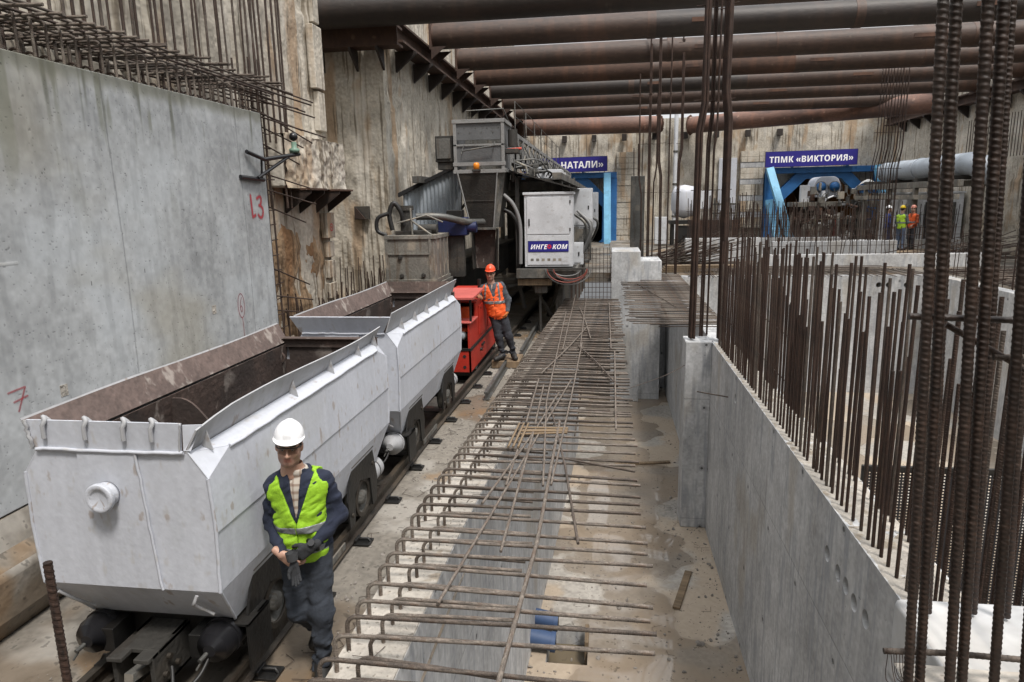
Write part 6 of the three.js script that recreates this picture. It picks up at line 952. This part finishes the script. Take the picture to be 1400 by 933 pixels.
function headField(x, y, z) {
  let d = ell(x, y, z, [0, .035, -.015], [.076, .098, .096]);
  d = smin(d, ell(x, y, z, [0, -.03, .018], [.06, .085, .072]), .03);
  d = smin(d, ell(x, y, z, [0, -.09, .045], [.034, .026, .032]), .03);
  const ax = Math.abs(x);
  d = smin(d, ell(ax, y, z, [.038, -.018, .052], [.026, .028, .024]), .02);
  d = smin(d, ell(ax, y, z, [.05, -.062, .0], [.016, .035, .035]), .03);
  d = smin(d, cap(ax, y, z, [0, .034, .076], [.046, .032, .06], .013, .011), .012);
  d = -smin(-d, ell(ax, y, z, [.032, .01, .1], [.022, .015, .022]), .012);
  d = smin(d, ell(ax, y, z, [.031, .011, .073], [.013, .011, .012]), .004);
  d = smin(d, cap(x, y, z, [0, .018, .084], [0, -.026, .105], .008, .012), .012);
  d = smin(d, ell(ax, y, z, [.013, -.029, .092], [.009, .008, .011]), .008);
  d = smin(d, cap(ax, y, z, [0, -.053, .085], [.02, -.056, .078], .0065, .004), .006);
  d = smin(d, cap(ax, y, z, [0, -.065, .083], [.017, -.063, .077], .007, .004), .006);
  d = smin(d, ell(ax, y, z, [.078, .0, -.012], [.011, .032, .019]), .01);
  d = smin(d, cap(x, y, z, [0, -.05, -.02], [0, -.2, -.035], .056, .062), .03);
  return d;
}
function headColor(sk) { return (x, y, z) => { const ax = Math.abs(x), f = z > .03; let c = sk.slice(); const n = fbm(x * 3 + .5, y * 3 + .5, 40, 40, 3, 9); c = c.map(v => v * (.88 + .24 * n)); if (f && ax < .024 && y > -.074 && y < -.048) c = [c[0] * .82, c[1] * .6, c[2] * .6]; else if (y < -.045 && y > -.13 && z > -.02) c = c.map((v, i) => v * [.8, .78, .8][i]); if (f && ax > .014 && ax < .052 && y > .027 && y < .041) c = [.05, .035, .025]; const e = Math.hypot(ax - .031, y - .011); if (z > .08 && e < .0085) c = e < .0045 ? [.03, .025, .02] : [.55, .5, .46]; return c; }; }
function handPrims(curl, sp = 1) { // wrist at origin, fingers +Y, palm faces +Z, thumb at +X
  const P = [], xs = [.03, .01, -.01, -.028], ln = [.042, .047, .043, .034];
  P.push([[0, -.05, 0], [0, .0, 0], .026, .026, .02]);
  xs.forEach((x, i) => { P.push([[x * .7, .0, 0], [x, .082 - Math.abs(i - 1) * .003, .002], .016, .0125, .012]); let p = [x, .082 - Math.abs(i - 1) * .003, .002], a = curl * .55 + i * .06; const dx = x * .12 * sp; for (let s = 0; s < 3; s++) { const l = ln[i] * [1, .66, .52][s], q = [p[0] + dx * .3, p[1] + Math.cos(a) * l, p[2] + Math.sin(a) * l]; P.push([p, q, [.0098, .0088, .008][s], [.0088, .008, .0068][s], .003]); p = q; a += curl * .7; } });
  P.push([[.02, .015, .004], [.048, .045, .018], .017, .013, .012], [[.048, .045, .018], [.058, .075, .026 + curl * .01], .012, .0105, .004], [[.058, .075, .026 + curl * .01], [.056, .1, .036 + curl * .02], .0102, .008, .003]);
  return P;
}
const handField = (P, o = 0) => (x, y, z) => { let d = 1e3; for (const [a, b, ra, rb, k] of P) d = smin(d, cap(x, y, z, a, b, ra, rb), k); return d - o; };
function frame(pos, dir, palm) { const y = V(...dir).normalize(), z = V(...palm); z.addScaledVector(y, -z.dot(y)).normalize(); const x = new THREE.Vector3().crossVectors(y, z); return new THREE.Matrix4().makeBasis(x, y, z).setPosition(...pos); }
const skinMat = () => new THREE.MeshStandardMaterial({ vertexColors: true, roughness: .55 });
const clothMat = (r, g, b, rough = .9) => tint(T.cloth, r, g, b, { bumpScale: .0015, roughness: rough });

function person(label, pos, turn, J, o) {
  const t = thing('person', label, 'person', pos, turn, o.group), cell = o.cell, hc = o.headCell;
  const wr = (x, y, z, a = 1) => a * (.011 * n3(x * 6 + 7, y * 14 + 3 + x * 7, z * 6 + 11) + .008 * (1 - 2 * Math.abs(n3(x * 13 + 1, y * 26 + 9 - x * 11, z * 13 + 5))));
  const torso = (x, y, z) => { // between pelvis and neck, following the spine line
    let d = 1e3; for (const [c, r] of J.torso) d = smin(d, ell(x, y, z, c, r), .09); return smin(d, cap(x, y, z, J.shR, J.shL, .062, .062), .08);
  };
  const arm = (x, y, z, s, ex = 0) => { const [a, b, c] = s > 0 ? [J.shL, J.elL, J.wrL] : [J.shR, J.elR, J.wrR]; return smin(cap(x, y, z, a, b, .058 + ex, .046 + ex), cap(x, y, z, b, c, .046 + ex, .032 + ex * .8), .035); };
  const leg = (x, y, z, s, ex = 0) => { const [a, b, c] = s > 0 ? [J.hipL, J.knL, J.anL] : [J.hipR, J.knR, J.anR]; return smin(cap(x, y, z, a, b, .086 + ex, .06 + ex), cap(x, y, z, b, c, .06 + ex, .042 + ex * 1.2), .04); };
  const foot = (x, y, z, s, ex = 0) => { const c = s > 0 ? J.anL : J.anR, f = s > 0 ? J.toeL : J.toeR; const d = smin(cap(x, y, z, [c[0], c[1] - .02, c[2]], [f[0], c[1] - .055, f[2]], .042 + ex, .036 + ex), cap(x, y, z, [c[0], c[1] - .05, c[2] - .04], c, .036 + ex, .042 + ex), .03); return Math.max(d, -(y - (c[1] - .1))); };
  const bb = [[-.75, -.02, -.42], [.65, 1.56, .48]];
  // body: one continuous skin surface, slightly inside the clothes, with fine head and hands
  const skin = o.skin, neck = J.neck, hm = new THREE.Matrix4().makeRotationFromEuler(new THREE.Euler(J.headRot[0], J.headRot[1], J.headRot[2], 'YXZ')).setPosition(...J.head);
  const parts = [sdfMesh((x, y, z) => { let d = torso(x, y, z) + .006; for (const s of [-1, 1]) { d = smin(d, arm(x, y, z, s, -.006), .03); d = smin(d, leg(x, y, z, s, -.008), .04); d = smin(d, foot(x, y, z, s, -.008), .02); } return smin(d, cap(x, y, z, neck, J.head, .055, .05), .03); }, bb[0], bb[1], Math.max(cell, .016), () => skin)];
  const hg = sdfMesh(headField, [-.1, -.22, -.13], [.1, .145, .13], hc, headColor(skin)); hg.applyMatrix4(hm); parts.push(hg);
  const hands = []; for (const s of [-1, 1]) { const h = s > 0 ? J.handL : J.handR; const P = handPrims(h.curl, h.spread || 1); if (s > 0) P.forEach(q => { q[0][0] *= -1; q[1][0] *= -1; }); const m = frame(s > 0 ? J.wrL : J.wrR, h.dir, h.palm); hands.push([P, m, h]); const g = sdfMesh(handField(P, h.glove ? -.002 : 0), [-.09, -.075, -.06], [.09, .24, .14], Math.max(hc, .0036), () => skin); g.applyMatrix4(m); parts.push(g); }
  obj('body', mergeGeometries(parts.map(g => { g.computeVertexNormals(); return g; })), skinMat(), t);
  for (const [P, m, h] of hands) if (h.glove) { const g = sdfMesh(handField(P, .003), [-.1, -.085, -.07], [.1, .25, .15], Math.max(hc, .004)); g.applyMatrix4(m); obj('glove', g, clothMat(...h.glove), t); }
  // hard hat
  const hat = sdfMesh((x, y, z) => { let d = ell(x, y, z, [0, .07, -.014], [.095, .112, .116]); d -= .004 * (1 - smooth(.018, .03, Math.abs(x))) * smooth(.1, .13, y); d = Math.max(d, -(y - .066)); d = smin(d, Math.max(ell(x, y, z, [0, .068, .006], [.1, .05, .136]), Math.abs(y - .068 + .1 * Math.max(0, z - .06)) - .0045), .006); d = smin(d, ell(x, y, z, [0, .105, .094], [.024, .024, .008]), .006); return Math.max(d, -ell(x, y, z, [0, .06, -.014], [.085, .097, .104])); }, [-.15, .02, -.18], [.15, .2, .2], Math.max(hc, .004)); hat.applyMatrix4(hm); const hat0 = obj('hard_hat', hat, plain(...o.hat, .28), t);
  // hair at temples and nape
  const hr = sdfMesh((x, y, z) => Math.max(ell(x, y, z, [0, .035, -.017], [.081, .1, .099]) + .002 * n3(x * 90, y * 90, z * 90), y - .075, -(y - (-.055 + (z > -.02 ? .05 : 0))), z - .028), [-.1, -.07, -.13], [.1, .09, .05], Math.max(hc, .004)); hr.applyMatrix4(hm); obj('hair', hr, plain(.02, .014, .01, .8), t);
  if (o.glasses) { const G = [], Ls = []; const arcp = (y) => Array.from({ length: 13 }, (_, i) => { const a = (i - 6) / 6; return V(a * .066, y + .004 * Math.cos(a * 3), .112 - .04 * a * a); }); G.push(sweep(arcp(.03), .0042, 6)); for (const s of [-1, 1]) G.push(sweep([V(s * .066, .03, .072), V(s * .08, .026, .03), V(s * .084, .012, -.03)], .0042, 5)); const gf = join(G); gf.applyMatrix4(hm); const gl = obj('safety_glasses', gf, M.blackShiny, t);
    for (const s of [-1, 1]) { const pg = new THREE.PlaneGeometry(.056, .04, 8, 4), p = pg.attributes.position; for (let i = 0; i < p.count; i++) { const x = p.getX(i) + s * .034, y = p.getY(i) + .008 - Math.abs(p.getX(i)) * .1; const a = x / .066; p.setXYZ(i, x, y, .111 - .04 * a * a); } pg.computeVertexNormals(); pg.applyMatrix4(hm); const lm = new THREE.MeshPhysicalMaterial({ transmission: 1, roughness: .02, thickness: 0, ior: 1.25 }); lm.color.setRGB(.62, .6, .57); obj('lens', pg, lm, gl); } }
  // trousers, boots
  const tr = sdfMesh((x, y, z) => { let d = 1e3; for (const [c, r] of J.torso.slice(-1)) d = smin(d, ell(x, y, z, c, r) - .012, .05); for (const s of [-1, 1]) { d = smin(d, leg(x, y, z, s, .018), .05); } const an = Math.min(J.anL[1], J.anR[1]); const low = smooth(an + .3, an, y); d += wr(x, y, z, .8 + 1.4 * low) * 1.1 + .006 * low * Math.sin(y * 70 + x * 20); return Math.max(d, y - J.waist - .06, -(y - an + .06)); }, [bb[0][0], -.02, bb[0][2]], [bb[1][0], J.waist + .1, bb[1][2]], cell); obj('trousers', tr, clothMat(...o.trousers), t);
  const bt = sdfMesh((x, y, z) => Math.min(foot(x, y, z, 1, .012), foot(x, y, z, -1, .012)), [bb[0][0], -.02, bb[0][2]], [bb[1][0], .3, bb[1][2]], Math.min(cell, .014)); obj('boots', bt, plain(.018, .017, .016, .6), t);
  // jacket
  const cx = J.neck[0], cz = J.neck[2];
  const jf = (x, y, z) => { let d = torso(x, y, z) - .019; for (const s of [-1, 1]) d = smin(d, arm(x, y, z, s, .013), .03); d = smin(d, Math.hypot(Math.hypot(x - cx, (z - cz + .01) * 1.0) - .082, (y - neck[1] - .005) * .55) - .02, .02); d += wr(x, y, z, 1.1);
    const v = Math.abs(x - cx) - Math.max(0, (y - (neck[1] - o.vJacket)) * .125); if (z > cz + .0) d = Math.max(d, -Math.max(v, -(z - cz - .02)) * 1); const wl = a => { const [e, w] = a; const dx = w[0] - e[0], dy = w[1] - e[1], dz = w[2] - e[2], l = Math.hypot(dx, dy, dz); return ((x - w[0]) * dx + (y - w[1]) * dy + (z - w[2]) * dz) / l; }; for (const a of [[J.elL, J.wrL], [J.elR, J.wrR]]) { const q = Math.hypot(x - a[1][0], y - a[1][1], z - a[1][2]); if (q < .16) d = Math.max(d, wl(a) + (o.cuff || 0)); } return Math.max(d, -(y - J.waist + o.hem), y - neck[1] - .06); };
  obj('jacket', sdfMesh(jf, [bb[0][0], J.waist - .2, bb[0][2]], [bb[1][0], neck[1] + .1, bb[1][2]], cell), clothMat(...o.jacket), t);
  if (o.shirt) obj('shirt', sdfMesh((x, y, z) => { let d = Math.max(torso(x, y, z) + .003, Math.abs(x - cx) - .075); d = smin(d, Math.hypot(Math.hypot(x - cx, z - cz - .004) - .062, (y - neck[1] - .02) * .5) - .012, .015); return Math.max(d, -(y - neck[1] + .4), y - neck[1] - .055); }, [-.3, neck[1] - .42, -.2], [.3, neck[1] + .08, .25], Math.min(cell, .01), (x, y) => { const a = Math.abs(((x + 10) % .05) - .025) < .006, b = Math.abs(((y + 10) % .05) - .025) < .006; return a && b ? [.16, .1, .08] : a || b ? [.26, .2, .16] : [.44, .4, .35]; }), new THREE.MeshStandardMaterial({ vertexColors: true, roughness: .9 }), t);
  // high visibility vest with tape
  const vf = (ex, xn) => (x, y, z) => { let d = torso(x, y, z) - .03 - ex; d += wr(x + 3, y, z, 1.0); for (const s of [-1, 1]) { const [a, b] = s > 0 ? [J.shL, J.elL] : [J.shR, J.elR]; const k = [a[0] + s * .035, a[1] + .05, a[2]], e = [a[0] + s * .075, a[1] - .2, a[2]]; d = Math.max(d, -cap(x, y, z, k, e, .075, .07)); } const vx = Math.abs(x - cx - o.vShift * (neck[1] - y)) - Math.max(.0022, (y - (neck[1] - o.vVest)) * .36 + .002); if (z > cz) d = Math.max(d, -Math.max(vx, -(z - cz - .02))); const hd = Math.hypot(x - cx, z - cz); d = Math.max(d, -(hd - .098) - Math.max(0, neck[1] - .02 - y) * 4); return Math.max(d, -(y - J.waist + o.vHem), y - neck[1] - .03); };
  const vb = [[-.5, J.waist - .16, -.3], [.4, neck[1] + .06, .34]];
  const vest = obj('vest', sdfMesh(vf(0), vb[0], vb[1], Math.min(cell, o.headCell * 2)), clothMat(...o.vest, .75), t);
  for (const [ya, yb] of o.tape) obj('reflective_tape', sdfMesh((x, y, z) => Math.max(vf(.004)(x, y, z), y - yb - .02 * (x - cx), ya + .02 * (x - cx) - y), [vb[0][0], ya - .05, vb[0][2]], [vb[1][0], yb + .05, vb[1][2]], Math.min(cell, .009)), plain(.17, .18, .185, .35, .2), vest);
  if (o.shoulderTape) for (const s of [-1, 1]) obj('reflective_tape', sdfMesh((x, y, z) => Math.max(vf(.004)(x, y, z), Math.abs(x - cx - s * .115 - .1 * s * (neck[1] - y)) - .022, (neck[1] - .3) - y), vb[0], vb[1], Math.min(cell, .012)), plain(.17, .18, .185, .35, .2), vest);
  return t;
}
{ // worker pulling on gloves beside the first wagon
  const J = { head: [-.035, 1.675, .05], headRot: [.03, .1, -.07], neck: [-.012, 1.475, -.01], shR: [-.15, 1.395, 0], elR: [-.215, 1.12, -.04], wrR: [-.11, .985, .18], shL: [.15, 1.41, -.01], elL: [.245, 1.15, -.03], wrL: [.08, 1.03, .195], torso: [[[-.005, 1.28, 0], [.15, .2, .105]], [[0, 1.1, 0], [.145, .17, .1]], [[0, .95, -.005], [.152, .12, .108]]], waist: .98, hipL: [.085, .9, 0], hipR: [-.085, .9, 0], knL: [.095, .5, .09], knR: [-.06, .5, .05], anL: [.075, .1, .1], anR: [.0, .17, -.26], toeL: [.085, .05, .25], toeR: [-.02, .05, -.12], handR: { dir: [.75, -.62, .2], palm: [.35, .1, -.9], curl: .75 }, handL: { dir: [-.82, -.5, .1], palm: [-.2, -.1, -.9], curl: .95, glove: [.03, .032, .036] } };
  const t = person('person in white hard hat and lime vest pulling on gloves beside the wagon', [-1.97, 0, -3.92], .22, J, { cell: .0105, headCell: .0036, skin: [.42, .25, .185], hat: [.8, .81, .83], glasses: true, trousers: [.03, .037, .05], jacket: [.014, .02, .042], vest: [.3, .56, .02], shirt: true, vJacket: .3, vVest: .31, vShift: 0, hem: .14, vHem: .1, tape: [[1.1, 1.15], [.955, 1.0]], cuff: .0 });
  t.scale.setScalar(.972);
  // glove held in the bare hand, wrist watch
  const gl = thing('work_glove', 'loose dark work glove dangling from the bare hand of the worker', 'glove', [-1.97, 0, -3.92], .22); gl.scale.setScalar(.972); const P = handPrims(.25, 2.6), g = sdfMesh(handField(P, .004), [-.1, -.085, -.07], [.1, .25, .15], .004); g.scale(.7, .74, .7); g.applyMatrix4(frame([-.015, .955, .26], [.12, -1, .12], [.2, .1, 1])); obj('glove_body', g, clothMat(.03, .032, .036), gl); const cu = mov(lathe([[.03, 0], [.036, -.05], [.04, -.055], [.034, 0]], 16), 0, 0, 0); cu.applyMatrix4(frame([-.02, .985, .262], [.12, -1, .12], [.2, .1, 1])); obj('cuff', cu, clothMat(.05, .052, .056), gl);
  const wt = thing('wrist_watch', 'black wrist watch on the gloved arm of the worker', 'watch', [-1.97, 0, -3.92], .22); wt.scale.setScalar(.972); const q = []; const ax = V(.08 - .245, 1.03 - 1.15, .225).normalize(), c = V(.095, 1.041, .175), u = V(0, 1, 0).addScaledVector(ax, -ax.y).normalize(), w2 = new THREE.Vector3().crossVectors(ax, u); for (let a = 0; a <= 20; a++) q.push(c.clone().addScaledVector(u, Math.cos(a * .314) * .05).addScaledVector(w2, Math.sin(a * .314) * .05)); obj('strap', sweep(q, .008, 6), M.blackShiny, wt); const dial = cyl(c.clone().add(V(.0, .035, .04)), c.clone().add(V(.0, .043, .05)), .022, 18); obj('dial', dial, M.blackShiny, wt);
}
{ // worker leaning on the locomotive
  const J = { head: [-.325, 1.665, .06], headRot: [.06, -.1, -.02], neck: [-.3, 1.47, 0], shR: [-.455, 1.38, 0], elR: [-.6, 1.17, .02], wrR: [-.56, 1.275, .17], shL: [-.13, 1.42, 0], elL: [.0, 1.16, -.03], wrL: [-.02, .93, .06], torso: [[[-.29, 1.27, 0], [.18, .2, .125]], [[-.25, 1.08, 0], [.16, .18, .118]], [[-.2, .9, 0], [.16, .13, .115]]], waist: .93, hipL: [-.11, .86, 0], hipR: [-.27, .86, 0], knL: [.0, .47, .06], knR: [-.2, .46, .03], anL: [.08, .1, -.02], anR: [-.13, .1, .04], toeL: [.12, .05, .12], toeR: [-.26, .05, .15], handR: { dir: [.35, .0, .9], palm: [0, -1, 0], curl: .5, glove: [.3, .12, .06] }, handL: { dir: [-.35, -.9, .2], palm: [-1, .2, 0], curl: .7, glove: [.5, .16, .04] } };
  person('person in orange hard hat and orange vest leaning on the red locomotive', [-1.87, .15, -12.7], .12, J, { cell: .014, headCell: .006, skin: [.42, .26, .2], hat: [.72, .085, .03], glasses: true, trousers: [.028, .03, .038], jacket: [.075, .085, .1], vest: [.95, .13, .02], shirt: false, vJacket: .12, vVest: .24, vShift: .1, hem: .24, vHem: .13, tape: [[1.1, 1.16]], shoulderTape: true, cuff: 0 });
}
{ // workers near the second portal
  const J = (k) => ({ head: [0, 1.665, .03], headRot: [0, 0, 0], neck: [0, 1.47, 0], shR: [-.18, 1.4, 0], elR: [-.26, 1.14, .02], wrR: [-.2 + k * .1, .95 + k * .12, .14], shL: [.18, 1.4, 0], elL: [.26, 1.14, .02], wrL: [.2 - k * .1, .95 + k * .12, .16], torso: [[[0, 1.27, 0], [.17, .2, .11]], [[0, 1.1, 0], [.15, .17, .1]], [[0, .95, 0], [.155, .12, .11]]], waist: .98, hipL: [.09, .9, 0], hipR: [-.09, .9, 0], knL: [.1, .5, .03], knR: [-.1, .5, .03], anL: [.11, .1, 0], anR: [-.11, .1, 0], toeL: [.14, .05, .15], toeR: [-.14, .05, .15], handR: { dir: [.2, -.8, .5], palm: [1, 0, 0], curl: .6 }, handL: { dir: [-.2, -.8, .5], palm: [-1, 0, 0], curl: .6 } });
  const base = { cell: .024, headCell: .01, skin: [.4, .25, .19], glasses: false, shirt: false, vJacket: .05, vVest: .2, vShift: 0, hem: .16, vHem: .1, tape: [[1.1, 1.17]], cuff: 0, group: 'workers by the site container' };
  person('person in yellow hard hat and lime vest on the far work platform', [12.02, .85, -30.6], 2.2, J(1), { ...base, hat: [.85, .6, .02], trousers: [.1, .14, .22], jacket: [.12, .14, .15], vest: [.5, .8, .05] });
  person('person in orange vest at the doorway of the site container', [12.62, .85, -31.0], -1.2, J(.4), { ...base, hat: [.5, .2, .15], trousers: [.05, .05, .06], jacket: [.3, .06, .02], vest: [.9, .14, .03] });
  person('person in white hard hat and dark blue clothes behind the thin column cage', [11.62, .85, -31.0], 1.4, J(.2), { ...base, hat: [.75, .76, .78], trousers: [.03, .04, .1], jacket: [.03, .05, .22], vest: [.04, .08, .35] });
}
renderer.render(scene, camera);
